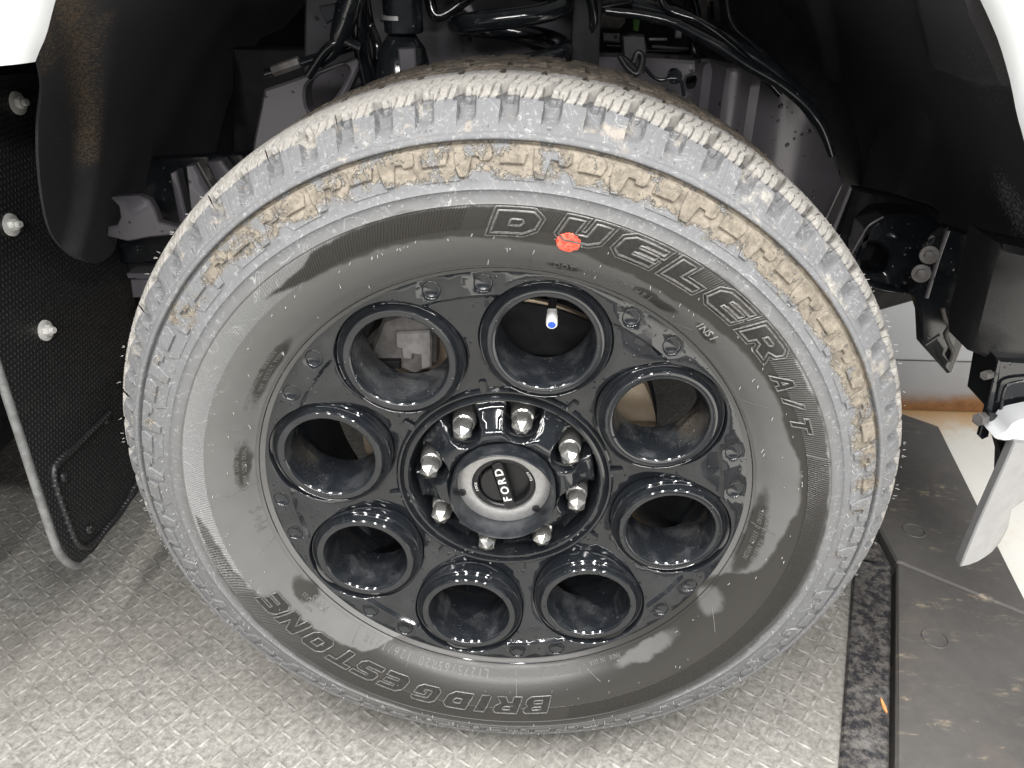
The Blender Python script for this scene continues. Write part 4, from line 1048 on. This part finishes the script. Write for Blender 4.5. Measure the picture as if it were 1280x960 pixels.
tube("weld_bead", [at_y(1178, 385, .239), at_y(1181, 398, .239), at_y(1187, 408, .239), at_y(1183, 418, .239), at_y(1187, 430, .239), at_y(1191, 440, .239), at_y(1188, 452, .239)], .0026, IRON, hk)
tube("bracket_edge", [at_y(1185, 288, .232), at_y(1172, 325, .232), at_y(1158, 372, .232)], .0026, SHEET, hk)
for p in ((1161, 318), (1151, 341)):
    q = at_y(*p, .228); b_ = cyl("bolt", q, (-.35, -1, .2), .0105, .006, IRON, hk, n=24); cyl("bolt_head", q + Vector((-.35, -1, .2)).normalized() * .006, (-.35, -1, .2), .0062, .006, IRON, b_, n=6)
slab("side_sheet", [(1236, 300), (1214, 372), (1212, 400), (1232, 420), (1260, 300)], .250, .01, BLK, truck)
vb = slab("bumper_shroud", [(1238, 298), (1250, 302), (1340, 310), (1340, 470), (1285, 452), (1255, 450), (1228, 438), (1206, 434), (1206, 418)], .12, .05, DARKPL, truck, bevel=.006, dy=lambda x, z: .05 * (sst(z, .60, .50) if False else 0) - .03 * sst(x, .47, .53))
slab("shroud_gusset", [(1228, 438), (1252, 447), (1250, 456), (1244, 458)], .14, .01, SHEET, truck, bevel=.001)
bb = slab("bumper_bracket", [(1248, 449), (1340, 452), (1340, 545), (1262, 528), (1256, 528), (1246, 520), (1236, 512)], .08, .05, BLK, truck, bevel=.004)
slab("bracket_plate", [(1247, 450), (1252, 452), (1240, 520), (1236, 546), (1228, 550), (1224, 546), (1236, 500)], .075, .006, BLK, bb, bevel=.001)
tube("plate_rib", [at_y(1250, 520, .074), at_y(1254, 492, .074), at_y(1262, 480, .074), at_y(1290, 476, .074), at_y(1320, 478, .074)], .0018, BLK, bb)
for p in ((1230, 523), (1238, 468)):
    q = at_y(*p, .070); cyl("bolt_head", q, (-1, -.5, .1), .0072 if p[0] < 1235 else .005, .010, IRON, bb, n=6)
slab("bracket_tongue", [(1236, 514), (1262, 526), (1258, 534), (1238, 532)], .07, .01, BLK, bb, bevel=.001)
sv = slab("valance_lip", [(1244, 548), (1258, 541), (1276, 526), (1340, 520), (1340, 560), (1272, 552), (1256, 552)], .045, .03, WHITEP, truck, smooth_n=3, bevel=.002)
slab("valance_backing", [(1243, 542), (1268, 552), (1262, 600), (1250, 612), (1248, 590), (1249, 565)], .07, .01, DARKPL, truck, bevel=.001)
val = slab("bumper_valance", [(1268, 552), (1340, 560), (1340, 640), (1276, 650), (1274, 676), (1262, 694), (1248, 702), (1200, 709), (1205, 696), (1222, 655), (1240, 615), (1256, 580)], .04, .012, simple("wet_silver_plastic", (.24, .24, .245), .38, .3, 60, .1, .1), truck, bevel=.0015, dy=lambda x, z: .03 * sst(x, .53, .60), d=.012)

# chip of wood lying on the strip
q = at_z(1103, 888, .007); rr = random.Random(5)
wc = plate("wood_chip", [(q.x + .006 * math.cos(a) * (.35 + .1 * rr.random()), q.y + .012 * math.sin(a) * (.8 + .4 * rr.random())) for a in np.linspace(0, 2 * math.pi, 9)[:-1]], lambda u, v, h: (u, v, .0085 + h), 0, WOOD, None, d=.01, base=-.0025, bevel=.0004)
wc["label"] = "small orange wood chip lying on the black edge strip"; wc["category"] = "wood chip"

# ------------------------------------------------------------------ the loaded tyre: flattened where it meets the deck
def squash(P):
    x = P[:, 0]; z = P[:, 2] - CZ; r = np.hypot(x, z); a = np.arctan2(x, -z)
    g = np.exp(-(a / R(36)) ** 2); t = np.clip((r - .275) / .10, 0, 1); t = t * t * (3 - 2 * t)
    nr_ = r - .0110 * g * t; b = np.exp(-((r - .335) / .035) ** 2) * (P[:, 1] < .05)
    Q = P.copy(); Q[:, 0] = x * nr_ / np.maximum(r, 1e-6); Q[:, 2] = z * nr_ / np.maximum(r, 1e-6) + CZ; Q[:, 1] = P[:, 1] - .0035 * g * b
    return Q
bpy.context.view_layer.update()
for o in [tyre] + list(tyre.children):
    me = o.data; n_ = len(me.vertices); a_ = np.empty(n_ * 3); me.vertices.foreach_get("co", a_); a_ = a_.reshape(-1, 3)
    Mw = np.array(o.matrix_world); Pw = a_ @ Mw[:3, :3].T + Mw[:3, 3]
    if Pw[:, 2].min() > CZ - .05: continue
    Q = squash(Pw)
    if np.abs(Q - Pw).max() < .0002: continue
    if me.users > 1: me = me.copy(); o.data = me
    L_ = (Q - Mw[:3, 3]) @ Mw[:3, :3]
    me.vertices.foreach_set("co", L_.ravel()); me.update()
turn.location.z = .0085
wc.location.z = .0085
